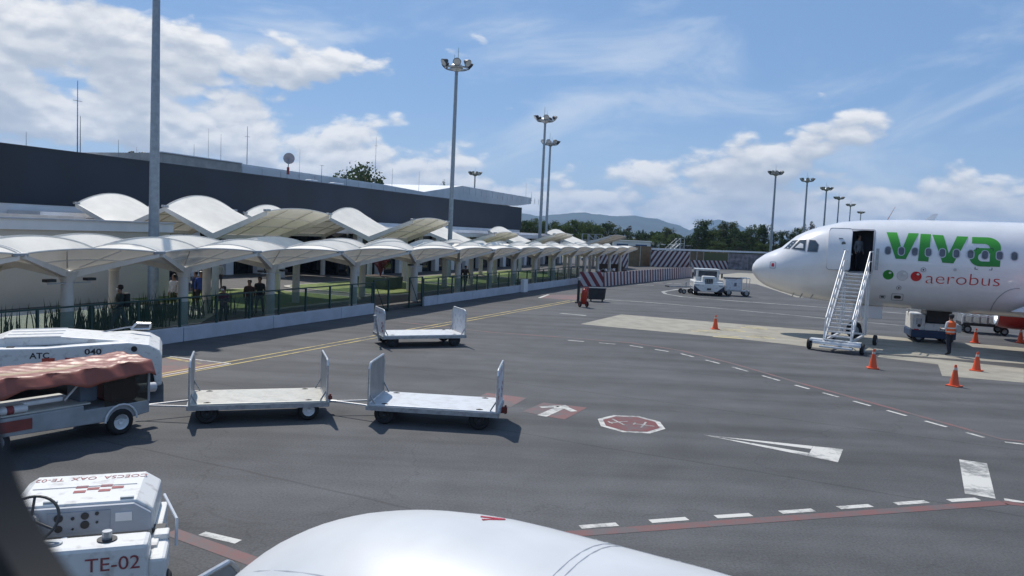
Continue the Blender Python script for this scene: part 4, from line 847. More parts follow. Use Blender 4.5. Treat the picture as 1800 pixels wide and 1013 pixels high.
# ------------------------------------------------------------------ baggage dollies
TREAD = mat('dolly_deck', (.62, .60, .53), .55, metal=.1, scale=5, col2=(.50, .48, .42), lo=.30, hi=.52, detail=12); PANELG = mat('dolly_panel_grey_shaded', (.30, .32, .34), .45, metal=.4, var=.1)
PANELW = mat('dolly_panel_white', (.64, .65, .68), .5, scale=6, col2=(.44, .43, .42), lo=.30, hi=.48, detail=12); TRED = mat('tug_red', (.34, .075, .08), .6, var=.2, scale=30)
def dolly(label, a, b, wid, lettering=True, left_solid=True, deck=TREAD, bar_left=True, rims=(WHITE_M, WHITE_M)):
    """a, b: near-side deck corners (left end, right end); the deck extends away from the viewer"""
    a, b = Vector(a), Vector(b); ln = (b-a).length; ang = atan2(b.y-a.y, b.x-a.x); zd = .46
    o = thing('baggage_dolly', label, 'baggage cart', (a.x, a.y, 0), ang, 'flat baggage dollies on the apron')
    d = MB().box((ln/2, wid/2, zd-.03), (ln, wid, .05)).build('deck', deck, o, bevel=.01)
    if deck is TREAD:
        for k in range(1, 12): MB().box((ln/2, wid*k/12, zd-.003), (ln*.98, .010, .008)).build('deck_rib', ALU, d)
    MB().bar((0, 0, zd-.09), (ln, 0, zd-.09), .06, .1).bar((0, wid, zd-.09), (ln, wid, zd-.09), .06, .1).bar((0, 0, zd-.09), (0, wid, zd-.09), .06, .1).bar((ln, 0, zd-.09), (ln, wid, zd-.09), .06, .1).build('frame', GREY_M, o)
    for x, sg in ((.03, -1), (ln-.03, 1)):
        h = .92; c = .14; out = [(0, 0), (wid, 0), (wid, h-c), (wid-c*.6, h-c*.25), (wid-c, h), (c, h), (c*.6, h-c*.25), (0, h-c)]
        pm_ = PANELG if (sg < 0 and bar_left and 'lone' not in label) or not lettering else PANELW  # left panels take the grey so the inner face's shade is in the colour
        p = MB().prism([(q[0]*.97+.015*wid, q[1]*.98+zd) for q in out], x-.012, x+.012, 'x').build('end_panel', pm_, o)
        MB().path([(x, q[0], q[1]+zd) for q in out]+[(x, 0, zd)], .026, 8).build('panel_frame', ALU, p)
        for y in (.03, wid-.03): MB().bar((x, y, zd+.24), (x-sg*.14, y, zd), .03).build('panel_stay', GREY_M, p)
        if lettering and sg:
            for r_ in range(4):
                for c_ in range(2):
                    if (r_+c_) % 2 == 0:
                        for yy in (.12, wid-.42): MB().box((x+sg*.0145, yy+c_*.13+.065, zd+.1+r_*.09+.045), (.003, .125, .085)).build('red_check', TRED, p)
            flat_text('lettering', 'COECSA', .11, TRED, p, (x+sg*.016, .12 if sg > 0 else wid-.12, zd+.74), (0, sg, 0), (0, 0, 1), 0, .34); flat_text('lettering', 'OAX 12', .11, TRED, p, (x+sg*.016, .66 if sg > 0 else wid-.66, zd+.74), (0, sg, 0), (0, 0, 1), 0, .36)
    for x in (.38, ln-.42):
        ax_ = MB().bar((x, .1, .22), (x, wid-.1, .22), .07).bar((x, .25, .22), (x, .25, zd-.1), .1).bar((x, wid-.25, .22), (x, wid-.25, zd-.1), .1).build('axle', BLACK, o)
        for y, rm in ((.12, rims[0] if x < 1 else rims[1]), (wid-.12, WHITE_M)): wheel('wheel', o, (x, y, .235), .235, .14, (0, 1, 0), rm)
    s = -1 if bar_left else 1; x0 = 0 if bar_left else ln
    MB().tube((x0, wid*.28, .32), (x0+s*.95, wid*.5, .30), .022, n=8).tube((x0, wid*.72, .32), (x0+s*.95, wid*.5, .30), .022, n=8).tube((x0+s*.9, wid*.5, .30), (x0+s*1.1, wid*.5, .30), .03, n=8).build('tow_bar', WHITE_M, o)
    x1 = ln if bar_left else 0; MB().box((x1-s*.08, wid*.5, .34), (.16, .1, .14)).tube((x1-s*.12, wid*.5, .25), (x1-s*.12, wid*.5, .45), .025).build('hitch', mat('hitch_red', (.25, .05, .04), .5), o)
    return o
dolly('empty baggage dolly with cream deck, coupled behind the tarp-roofed tractor', G(330, 711, .46), G(577, 704, .46), 1.45, False, True, TREAD, True, (BLACK, WHITE_M))
dolly('empty baggage dolly with pale deck, rightmost of the coupled pair', G(645, 710, .46), G(875, 724, .46), 1.45, True, True, mat('pale_deck', (.62, .64, .66), .45, metal=.2, scale=5, col2=(.53, .54, .55), lo=.32, hi=.55, detail=12), True, (BLACK, BLACK))
c3 = dolly('lone white dolly with raised tow bar near the yellow line', G(674, 590, .46), G(819, 588, .46), 1.5, True, True, mat('pale_deck', (.6, .6, .6)), True, (BLACK, BLACK))
for ch in c3.children:
    if ch.name.startswith('tow_bar'): bpy.data.objects.remove(ch); break
MB().tube((-.05, .4, .2), (-.22, .4, 1.05), .035, n=8).tube((-.22, .4, 1.05), (-.24, .4, 1.16), .06, n=8).build('raised_tow_bar', GREY_M, c3)
dolly('dolly beside the small tug, only its panel top showing at the bottom edge', G(322, 976, 1.4)+Vector((.03, -1.1, -.94)), G(322, 976, 1.4)+Vector((2.6, -2.0, -.94)), 1.25, False, True, TREAD, True)

# ------------------------------------------------------------------ small open tug, lower left
TUGW = mat('tug_white', (.70, .70, .68), .5, scale=7, coat=.05, col2=(.47, .455, .43), lo=.28, hi=.46, detail=12); TGREY = mat('tug_dash_grey', (.40, .43, .48), .5, var=.08)
hv = Vector((-.34, .94, 0)).normalized(); tang = atan2(hv.y, hv.x)-pi/2
tug = thing('baggage_tug', 'small open white tug with black steering wheel in the lower left corner', 'tug', Vector((-4.69, 8.43, 0)), tang)
hood = MB().prism([(-.78, 1.12), (-.66, 1.20), (.52, 1.20), (.70, 1.08), (.70, .4), (-.78, .4)], .0, 1.05, 'y').build('hood', TUGW, tug, bevel=.025)
MB().box((-.08, .55, 1.206), (1.1, .008, .006)).build('hood_seam', TGREY, hood); 
for x in (-.35, .42): MB().box((x, .05, 1.212), (.14, .04, .02)).build('hood_hinge', GREY_M, hood)
for r_ in range(3):
    for c_ in range(4):
        if (r_+c_) % 2 == 0: MB().box((-.12+c_*.13, .38+r_*.085, 1.203), (.125, .08, .004)).build('red_check', TRED, hood)
flat_text('lettering', 'COECSA  OAX  TE-02', .16, TRED, hood, (.55, .93, 1.2035), (-1, 0, 0), (0, -1, 0), 0, 1.22)
dash = MB().prism([(-.80, 1.17), (.50, 1.17), (.68, 1.05), (.68, .84), (-.80, .84)], -.06, -.004, 'y').build('dashboard', TGREY, tug, bevel=.012)
MB().box((-.05, -.065, 1.0), (.62, .012, .24)).build('instrument_panel', mat('panel_grey', (.34, .37, .42), .5), dash)
for x, z, r in ((-.52, 1.06, .045), (-.52, .94, .04), (-.26, 1.07, .04), (-.26, .97, .045), (-.14, 1.09, .02), (-.38, 1.05, .018), (-.38, .93, .012), (-.14, .99, .014)): MB().tube((x+.27, -.07, z), (x+.27, -.084, z), r, n=14).build('gauge', BLACK, dash)
MB().box((.40, -.066, 1.03), (.17, .014, .10)).build('data_plate', WHITE_M, dash)
MB().box((0, .02, .6), (1.3, .04, .46)).build('firewall', mat('firewall', (.42, .42, .40), .6), tug)
fb = MB().box((.36, -.02, .66), (.2, .04, .24)).build('fuse_box', GREY_M, tug); MB().box((.36, -.045, .66), (.1, .02, .14)).build('fuse_cover', WHITE_M, fb)
MB().tube((-.02, -.03, .66), (-.02, -.05, .66), .04).build('knob', BLACK, tug)
MB().box((-.05, -.35, .40), (1.5, .75, .06)).build('floor', mat('tug_floor', (.16, .17, .18), .7), tug)
MB().tube((-.12, -.22, .42), (-.16, -.25, .86), .022, .022).tube((-.16, -.25, .86), (-.165, -.255, .90), .034).build('gear_lever', WHITE_M, tug)
MB().box((.74, .3, .55), (.08, 1.4, .5)).build('side_plate', TUGW, tug, bevel=.01)
rear = MB().prism([(-.62, .96), (.72, .96), (.72, .46), (-.62, .46), (-.80, .60), (-.80, .84)], -.74, -.36, 'y').build('rear_body', TUGW, tug, bevel=.05)
flat_text('lettering', 'TE-02', .21, TRED, rear, (.12, -.747, .70), (1, 0, 0), (0, 0, 1), 0, .52)
MB().add([(-.48, -.746, .55), (-.42, -.746, .55), (-.17, -.746, .88), (-.32, -.746, .80)], [(0, 1, 2, 3)]).build('red_flash', TRED, rear, fix=False)
MB().tube((.30, -.55, .962), (.30, -.55, .975), .10, n=16).build('filler_ring', BLACK, rear); MB().tube((.30, -.55, .97), (.30, -.55, 1.06), .05, n=12).build('filler_cap', GREY_M, rear)
MB().tube((-.2, -.54, .962), (-.2, -.54, .978), .08, n=14).build('filler_ring', GREY_M, rear)
MB().box((.80, -.42, .62), (.18, .56, .30)).build('fender', TUGW, tug, bevel=.04); MB().box((.80, -.1, .80), (.16, .2, .08)).build('step', TUGW, tug, bevel=.02); MB().box((.76, .05, .78), (.14, .16, .12)).build('battery', BLACK, tug)
MB().path([(.78, .45, 1.08), (.95, .02, .92), (.95, -.02, .62)], .018).build('side_rail', WHITE_M, tug)
for x, y in ((-.72, .62), (.72, .62), (-.76, -.55), (.84, -.55)): wheel('wheel', tug, (x, y, .28), .28, .18, (1, 0, 0), WHITE_M)
sc = Vector((-.44, -.42, 1.20)); sn = Vector((0, -.72, .70)).normalized(); Mx = Matrix.Translation(sc)@sn.to_track_quat('Z', 'Y').to_matrix().to_4x4(); R_ = .26; sw_ = MB()
for k in range(32):
    p, q = [Mx@Vector((R_*cos(2*pi*j/32), R_*sin(2*pi*j/32), 0)) for j in (k, k+1)]; sw_.tube(p, q, .016, n=8, cap=False)
sw = sw_.build('steering_wheel', BLACK, tug, smooth=True)
for a in (90, 210, 330): MB().tube(Mx@Vector((0, 0, -.02)), Mx@Vector((R_*cos(radians(a)), R_*sin(radians(a)), 0)), .014, n=6).build('spoke', BLACK, sw)
MB().tube(Mx@Vector((0, 0, .01)), Mx@Vector((0, 0, -.5)), .04, n=10).build('steering_column', GREY_M, tug)
MB().box((-.62, -.2, .98), (.36, .5, .3)).build('dash_cowl', TUGW, tug, bevel=.06)

# ------------------------------------------------------------------ tarp-roofed tractor pulling the dollies
TARP = mat('red_tarp', (.28, .075, .048), .45, var=.10, scale=4, bump=.15, bscale=12); TARPY = mat('tan_tarp_stripe', (.40, .27, .14), .45, var=.1)
ra = G(265, 725, .5); rdir = (G(225, 768)-G(40, 812)).normalized(); rang = radians(57)
rv = thing('tarp_roofed_tractor', 'low tow tractor with crumpled red tarp roof and dark vinyl rear curtain', 'tractor', Vector((-7.41, 15.77, 0)), rang)
# local x forward-left is negative: body from x=-3.6 to 0, near side y=0
MB().prism([(-3.6, .40), (-3.6, .70), (-1.35, .72), (-1.35, .62), (0, .62), (0, .36), (-.5, .30)], .05, 1.35, 'y').build('chassis', mat('tractor_grey', (.36, .38, .40), .5, var=.1), rv, bevel=.02)
MB().box((-2.3, .7, .735), (2.2, 1.2, .03)).build('deck_plate', mat('deck_pale', (.55, .55, .50), .6, var=.12), rv)
MB().box((-2.9, .04, .55), (1.2, .02, .2)).build('side_stripe', mat('stripe_red', (.25, .06, .05), .6), rv)
cab = MB().path([(-.02, .06, .6), (-.02, .06, 1.20), (-.12, .06, 1.27), (-3.4, .06, 1.27)], .03, 8).path([(-.02, 1.34, .6), (-.02, 1.34, 1.20), (-.12, 1.34, 1.27), (-3.4, 1.34, 1.27)], .03, 8).bar((-.05, .06, 1.26), (-.05, 1.34, 1.26), .05).bar((-3.4, .06, 1.27), (-3.4, 1.34, 1.27), .05).path([(-3.4, .06, 1.40), (-3.55, .06, .7)], .03, 8).path([(-3.4, 1.34, 1.40), (-3.55, 1.34, .7)], .03, 8).build('roof_frame', GREY_M, rv)
cur_ = MB().add([(-.02, .055, .62), (-.95, .055, .62), (-.98, .055, 1.34), (-.1, .055, 1.34), (-.02, .055, 1.27)], [(0, 1, 2, 3, 4)]).build('side_curtain', VINYL, rv, fix=False)
MB().add([(0, .06, .62), (0, 1.34, .62), (0, 1.34, 1.31), (0, .06, 1.31)], [(0, 1, 2, 3)]).build('rear_curtain', VINYL, rv, fix=False)
MB().add([(-.03, 1.36, .62), (-.95, 1.36, .62), (-.98, 1.36, 1.34), (-.1, 1.36, 1.34)], [(0, 1, 2, 3)]).build('side_curtain', VINYL, rv, fix=False)
def tarp(u, v):
    x = -3.75+3.8*u; y = -.12+1.6*v; r = random.Random(int(u*1000)*77+int(v*1000))
    def crease(q): return 1-abs(sin(q))**.6
    fold = .022*crease(x*1.1+y*5.2+.8*sin(x*1.7))+.016*crease(x*2.3-y*8+sin(y*5+x*2))+.02*crease(x*3.4+y*2.1+sin(y*7))*(u**2)+.006*sin(x*19+y*23)
    z = 1.42+.05*sin(pi*v)+fold*(.4+.9*u)-.05*sin(pi*u)*2*sin(pi*v)**2
    if v < .12: z -= (.12-v)/.12*(.26+.05*sin(x*3.7)+.03*sin(x*8.3)); y += .05*sin(x*9)
    if v > .9: z -= (v-.9)/.1*.15
    return (x, y, z+r.uniform(-.003, .003))
def tarp_mat(u, v): return 0
tb_ = MB().grid(tarp, 130, 44); 
for i in range(len(tb_.f)):
    v = (i//130)/44; tb_.m[i] = 1 if .30 < v < .56 and (i % 130)/130 < .70+.05*sin(v*40) else 0
tb_.build('tarp_roof', [TARP, TARPY], rv, smooth='all', solid=.012)
MB().box((-.45, .7, .88), (.55, 1.0, .5)).build('seat_back', mat('seat_maroon', (.16, .03, .025), .6), rv, bevel=.06); MB().box((-1.15, .5, .98), (.35, .5, .5)).build('storage_box', mat('box_blue_grey', (.10, .13, .17), .6), rv, bevel=.03)
dl = MB().box((-1.15, .5, 1.245), (.38, .53, .03)).build('box_lid', BLACK, rv)
MB().tube((-2.95, .15, .83), (-2.35, .15, .83), .075, n=14).build('gas_cylinder', WHITE_M, rv, smooth=True); MB().tube((-2.7, .15, .83), (-2.58, .15, .83), .077, n=14).build('cylinder_band', TRED, rv)
MB().box((-2.05, .2, .90), (.7, .16, .09)).build('headlamp_bar', WHITE_M, rv, bevel=.03); MB().bar((-1.65, .2, .85), (-1.4, .2, 1.1), .03).bar((-1.4, .2, 1.1), (-1.25, .25, 1.08), .05).build('control_lever', WHITE_M, rv)
MB().tube((.02, .55, .78), (.42, .55, .76), .10, n=14).build('rear_cylinder', WHITE_M, rv, smooth=True); MB().box((.05, .7, .36), (.2, .2, .1)).build('tow_hook', BLACK, rv)
for x, y in ((-.62, .10), (-.62, 1.3), (-2.9, .16), (-2.9, 1.24)): wheel('wheel', rv, (x, y, .27), .27, .17, (0, 1, 0), WHITE_M)
MB().path([(-.62-.33*cos(radians(a)), .02, .3+.33*sin(radians(a))) for a in range(0, 181, 20)], .02, 6).build('wheel_arch', WHITE_M, rv)

# ------------------------------------------------------------------ ATC 040 aircraft tractor
at = thing('aircraft_tractor', 'big low white aircraft tractor lettered ATC 040 behind the red tarp', 'tractor', Vector((-8.55, 18.75, 0)), radians(24.5))
bodyp = [(-4.6, .45), (-4.6, 1.05), (-4.25, 1.24), (-3.9, 1.26), (-2.5, 1.26), (-1.9, 1.30), (-.75, 1.36), (-.30, 1.30), (-.06, 1.16), (0, 1.02), (0, .28), (-.14, .26), (-.20, .62), (-.34, .92), (-.58, 1.02), (-.86, .94), (-1.06, .64), (-1.1, .40)]
MB().prism(bodyp, 0, 2.2, 'y').build('body', TUGW, at, bevel=.04)
tp_ = MB().prism([(-4.0, 1.22), (-3.4, 1.46), (-2.2, 1.48), (-.7, 1.34)], .35, 1.85, 'y').build('engine_cover', TUGW, at, bevel=.03)
for y in (.36, .85, 1.34, 1.84): MB().bar((-3.35, y, 1.468), (-2.2, y, 1.488), .03, .012).build('cover_seam', WHITE_M, tp_)
for x, w in ((-3.75, .25), (-3.2, .15)): MB().box((x, .2, 1.268), (w, .12, .02)).build('roof_vent', BLACK, at)
flat_text('lettering', 'ATC', .19, BLACK, at, (-2.80, -.005, 1.02), (1, 0, 0), (0, 0, 1), .004, .40); flat_text('lettering', '040', .19, BLACK, at, (-1.68, -.005, 1.09), (1, 0, 0), (0, 0, 1), .004, .36)
for x in (-2.42, -1.95): MB().box((x, -.004, .82), (.26, .006, .40)).build('red_square', mat('square_red', (.55, .09, .06), .5), at)
for x, z in ((-3.52, 1.06), (-.62, 1.2)): 
    l_ = MB().tube((x, 0, z), (x, -.012, z), .07, n=14).build('lifting_eye', BLACK, at); MB().box((x+.02, -.012, z-.15), (.06, .012, .03)).build('latch', GREY_M, l_)
for y in (.35, 1.85):
    h_ = MB().tube((-4.6, y, .85), (-4.66, y, .85), .13, n=14).build('headlight_ring', BLACK, at); MB().tube((-4.665, y, .85), (-4.67, y, .85), .10, n=14).build('lens', MATS['lamp_lens'], h_)
gr_ = MB().box((-4.61, 1.1, .6), (.03, 1.0, .24)).build('grille', BLACK, at)
hl_ = MB().box((-4.22, -.01, 1.06), (.3, .02, .22)).build('side_lamp_housing', BLACK, at); MB().tube((-4.16, -.02, 1.06), (-4.16, -.035, 1.06), .085, n=14).build('lens', MATS['lamp_lens'], hl_)
for k in range(3): MB().box((-4.22, -.004, .84-.05*k), (.26, .012, .022)).build('side_louvre', BLACK, at)
for x in (-.58, -3.6):
    for y in (.25, 1.95): wheel('wheel', at, (x, y, .48), .46, .34, (0, 1, 0), GREY_M)
ml = MB().path([(-1.6, 1.6, 1.36), (-.9, 1.7, 1.50), (-.72, 1.7, 1.52)], .018, 6).build('mirror_arm', GREY_M, at); MB().path([(-.75, 1.7, 1.46), (-.3, 1.7, 1.47), (-.28, 1.7, 1.60), (-.62, 1.7, 1.61), (-.75, 1.7, 1.46)], .03, 8).build('mirror_hoop', ALU, ml); MB().box((-.5, 1.72, 1.53), (.36, .02, .1)).build('mirror', JGLASS, ml)

# ------------------------------------------------------------------ vehicles out on the apron
def far_tractor():
    o = thing('white_tow_tractor', 'white tow tractor facing us on the far apron before the barriers', 'tractor', G(1245, 520), radians(-6)); Bl = mat('chevron_navy', (.02, .03, .06), .5)
    MB().box((0, 1.6, .75), (2.3, 3.2, .75)).build('body', TUGW, o, bevel=.06)
    MB().prism([(-1.2, .32), (1.2, .32), (1.2, .95), (-1.2, .95)], -.15, .12, 'y').build('front_bumper', TUGW, o, bevel=.04)
    for s in (-1, 1): MB().add([(s*1.21, -.16, .34), (s*.62, -.16, .34), (s*1.21, -.16, .82)], [(0, 1, 2)]).build('chevron', Bl, o, fix=False)
    MB().box((0, .55, 1.2), (1.15, 1.0, .75), None, 0, .9).build('bonnet', TUGW, o, bevel=.08)
    gr = MB().box((0, .02, 1.12), (.62, .04, .5)).build('grille', BLACK, o)
    for k in range(4): MB().box((-.22+.147*k, -.01, 1.12), (.03, .03, .46)).build('grille_bar', GREY_M, gr)
    cb = MB().prism([(-.95, 1.1), (.95, 1.1), (.90, 2.05), (-.90, 2.05)], 1.1, 2.5, 'y').build('cab', TUGW, o, bevel=.05)
    MB().box((0, 1.085, 1.72), (1.5, .03, .5)).build('windscreen', JGLASS, cb); MB().box((0, 1.8, 2.09), (1.95, 1.6, .08)).build('cab_roof', WHITE_M, cb, bevel=.03)
    for s in (-1, 1):
        MB().box((s*.96, 1.8, 1.7), (.03, .9, .5)).build('side_window', JGLASS, cb); MB().box((s*1.18, 1.2, 1.6), (.12, .12, .4)).build('mirror', BLACK, cb); MB().box((s*.95, -.16, .84), (.34, .03, .12)).build('headlight', MATS['lamp_lens'], o)
        for y in (.45, 2.5): wheel('wheel', o, (s*1.0, y, .36), .36, .3, (1, 0, 0), GREY_M)
    MB().box((0, -.2, .55), (.3, .12, .12)).build('tow_hook', BLACK, o)
far_tractor()
o = thing('wheeled_tow_head', 'small grey wheeled tow bar beside the white tow tractor', 'tow bar', G(1201, 516), radians(8))
MB().bar((-1.2, 0, .55), (1.2, 0, .6), .1).bar((.2, 0, .5), (.2, 0, .95), .08).bar((.8, 0, .5), (.8, 0, 1.0), .08).bar((.2, 0, .95), (.9, 0, 1.0), .05).build('frame', GREY_M, o); MB().tube((-1.25, 0, .55), (-1.6, 0, .58), .05).build('eye', BLACK, o)
for x in (-.1, .7):
    for y in (-.4, .4): wheel('wheel', o, (x, y, .2), .2, .1, (0, 1, 0), GREY_M, 14)
    MB().bar((x, -.4, .28), (x, .4, .28), .06).build('axle', BLACK, o)
o = thing('box_cart', 'white panelled baggage cart right of the white tow tractor', 'baggage cart', G(1296, 521), radians(-4))
MB().box((-.35, .6, .95), (1.3, 1.1, .95)).build('crate', PANELW, o, bevel=.02); MB().box((0, .6, .42), (2.0, 1.2, .1)).build('deck', GREY_M, o); MB().add([(-.3, .045, .8), (-.1, .045, .8), (-.1, .045, 1.1), (-.3, .045, 1.1)], [(0, 1, 2, 3)]).build('emblem', mat('emblem_grey', (.18, .2, .25), .6), o, fix=False)
MB().path([(.32, .05, .45), (.32, .05, 1.5), (.95, .05, 1.5), (.95, .05, .45)], .03).path([(.32, 1.15, .45), (.32, 1.15, 1.5), (.95, 1.15, 1.5), (.95, 1.15, .45)], .03).bar((.95, .05, 1.5), (.95, 1.15, 1.5), .05).build('cage', ALU, o)
MB().box((-.3, .6, 1.47), (1.5, 1.15, .06)).build('cover', BLACK, o, bevel=.02)
for x in (-.7, .75):
    for y in (.1, 1.1): wheel('wheel', o, (x, y, .26), .26, .14, (0, 1, 0), GREY_M, 14)
# loader vehicle under the jet
o = thing('ground_power_tractor', 'white and dark blue service tractor parked beneath the jet belly', 'tractor', G(1601, 601), radians(-17)); NB = mat('navy_paint', (.02, .05, .12), .45)
MB().box((.95, .9, .42), (1.95, 1.9, .36)).build('lower_body', NB, o, bevel=.04); MB().box((.28, .9, .98), (.55, 1.8, .75)).build('front_unit', TUGW, o, bevel=.04); MB().box((1.35, .9, .78), (1.6, 1.8, .35)).build('rear_unit', TUGW, o, bevel=.04)
MB().box((1.2, .95, 1.3), (1.1, 1.4, .7)).build('dark_cab', BLACK, o, bevel=.05); MB().box((.28, -.006, 1.02), (.26, .01, .3)).build('meter_panel', GREY_M, o); MB().tube((.3, -.005, .82), (.3, -.02, .82), .08).build('meter', BLACK, o); MB().box((.2, -.006, .62), (.2, .012, .06)).build('red_lamp', LRED, o)
flat_text('lettering', 'ACM 02', .2, NB, o, (1.2, -.006, .66), (1, 0, 0), (0, 0, 1), .004, .72)
for s in (.02, 1.0): MB().bar((s, 1.2, 1.2), (s, 1.2, 1.75), .06).build('frame_post', GREY_M, o)
for x in (.35, 1.6):
    for y in (.15, 1.65): wheel('wheel', o, (x, y, .28), .28, .2, (0, 1, 0), GREY_M, 14)
o = thing('cargo_rack', 'dark baggage rack parked farther back beneath the jet', 'baggage cart', G(1690, 585), radians(-17)); MB().box((1.2, .7, .5), (2.4, 1.4, .16)).build('deck', BLACK, o)
for k in range(7): MB().box((.1+.38*k, .7, .8), (.1, 1.4, .45)).build('roller', GREY_M, o)
MB().bar((0, 0, .95), (2.4, 0, .95), .06).bar((0, 0, .5), (0, 0, .95), .06).bar((2.4, 0, .5), (2.4, 0, .95), .06).build('rail', WHITE_M, o)
for x in (.3, 2.1):
    for y in (.1, 1.3): wheel('wheel', o, (x, y, .22), .22, .14, (0, 1, 0), GREY_M, 12)
# extinguisher trolley and black bin
o = thing('extinguisher_trolley', 'red wheeled fire extinguisher trolley standing at the terminal corner', 'fire extinguisher', G(1024, 540), radians(25))
MB().lathe([(.001, .0), (.17, .03), (.19, .12), (.19, .8), (.12, .95), (.05, .98), (.05, 1.05), (.001, 1.05)], Matrix.Translation((0, 0, .2))@Matrix.Rotation(radians(14), 4, 'X'), 16).build('cylinder', mat('extinguisher_red', (.50, .04, .02), .35), o, smooth=True)
MB().path([(-.18, -.1, .25), (-.2, -.28, 1.25), (.2, -.28, 1.25), (.18, -.1, .25)], .025).build('handle_frame', TRED, o); MB().path([(.1, 0, 1.1), (.35, .1, 1.15), (.4, .1, .6), (.25, .1, .4)], .03).build('hose', BLACK, o); MB().box((0, -.05, .75), (.4, .1, .25)).build('label_band', mat('label_yellow', (.5, .4, .1), .6), o)
for x in (-.25, .25): wheel('wheel', o, (x, -.08, .2), .2, .08, (1, 0, 0), TRED, 14)
o = thing('black_bin', 'black wheeled bin beside the extinguisher trolley', 'bin', G(1047, 530), radians(10)); MB().box((0, 0, .5), (1.1, .6, .7), None, 0, 1.1).build('body', BLACK, o, bevel=.04); MB().box((0, 0, .9), (1.25, .7, .08)).build('lid', mat('bin_lid', (.03, .04, .06), .5), o, bevel=.03)
for x in (-.4, .4): wheel('wheel', o, (x, -.2, .1), .1, .06, (1, 0, 0), GREY_M, 10)
o = thing('traffic_post', 'dark slim marker post behind the extinguisher trolley', 'post', G(1016, 533), 0); MB().tube((0, 0, 0), (0, 0, 1.5), .09, n=10).build('shaft', BLACK, o); MB().tube((0, 0, 1.5), (0, 0, 1.7), .13, n=10).build('head', GREY_M, o); MB().box((0, 0, .04), (.4, .4, .08)).build('foot', BLACK, o)

# ------------------------------------------------------------------ barriers, hoardings, far clutter
ST1 = stripe_mat('stripes_left', (.20, .03, .04), (.58, .54, .55), 1.5, radians(35)); ST2 = stripe_mat('stripes_steep', (.17, .03, .035), (.64, .58, .58), 1.2, radians(14)); ST3 = stripe_mat('stripes_right', (.10, .025, .03), (.56, .53, .54), 1.25, radians(-42)); ST4 = stripe_mat('stripes_low', (.13, .03, .035), (.58, .55, .55), 1.3, radians(40))
def hoarding(label, a, b, h, m, pan=2.4, z0=0.0, posts=None, cat='barrier', name='striped_barrier'):
    a, b = Vector(a), Vector(b); ln = (b-a).length; n = max(1, round(ln/pan)); s = ln/n; o = thing(name, label, cat, (a.x, a.y, z0), atan2(b.y-a.y, b.x-a.x))
    for k in range(n):
        MB().box((s*(k+.5), random.uniform(-.012, .012), h/2), (s-.05, .05, h+random.uniform(-.02, .02))).build('panel', m, o)
        MB().box((s*k, -.05 if posts else .07, h/2), (.09 if not posts else .16, .08, h)).build('post', posts or GREY_M, o)
    return o
hoarding('short striped barrier end leaning towards the terminal corner', G(1018, 503), G(1060, 504), 1.25, ST1)
hoarding('long red and white striped barrier line in front of the building site', G(1060, 504), G(1215, 487), 1.22, ST2, 2.6)
hoarding('tall striped hoarding left of the tan fence', G(1050, 474), G(1103, 473), 3.0, ST3, 4, cat='hoarding', name='striped_hoarding')
WOODT = mat('tan_boards', (.20, .14, .075), .85, var=.15, scale=2)
hoarding('tan board fence between the two tall striped hoardings', G(1103, 470), G(1143, 469.5), 3.2, WOODT, 3.5, posts=KERB, cat='fence', name='board_fence')
hoarding('tall wide striped hoarding right of the tan fence', G(1143, 470.5), G(1211, 471.5), 2.6, ST3, 4, cat='hoarding', name='striped_hoarding')
hoarding('tan board fence behind the low striped barrier', G(1211, 468), G(1280, 468), 2.5, WOODT, 2.2, posts=KERB, cat='fence', name='board_fence')
hoarding('low striped barrier before the right tan fence', G(1214, 472.5), G(1279, 473.5), 1.35, ST4, 3)
MOT = mat('mottled_pink_grey', (.30, .27, .28), .85, var=.3, scale=1.6, detail=8)
hoarding('mottled grey perimeter wall behind the jet nose', G(1279, 473.5), G(1600, 490), 2.6, MOT, 3, cat='wall', name='perimeter_wall')
o = tq('wall_coping', WALLW, None); bpy.data.objects.remove(o)
o = thing('perimeter_parapet', 'long white parapet running behind the fences to the jet', 'wall', G(1150, 468), 0); pa = G(1150, 466)-G(1150, 468)
a, b = Vector((0, 3, 0)), G(1560, 475)-G(1150, 468)+Vector((0, 6, 0)); MB().bar(a+Vector((0, 0, 2.72)), b+Vector((0, 0, 2.72)), .25, .3).build('coping', WALLW, o); MB().bar(a+Vector((0, 0, 1.2)), b+Vector((0, 0, 1.2)), .15, 2.4).build('wall', FIELD, o)
sheet('building_site', [G(1090, 474), G(1215, 474), G(1215, 487), G(1110, 495)], .006, mat('bare_earth', (.34, .28, .20), .95, var=.2, scale=.8), None, 'structure')
o = thing('timber_stack', 'dark brown timber boards lying behind the striped barrier', 'timber', G(1085, 480), radians(60))
for k in range(5): MB().box((0, k*.32, .2+.35*(k % 2)), (5.5, .28, .35)).build('board', mat('dark_timber', (.06, .04, .03), .85), o)
hoarding('low brown board screen beyond the motorcycles', G(1052, 484), G(1094, 484), 1.3, mat('dark_timber', (.06, .04, .03)), 2.5, cat='screen', name='board_screen')
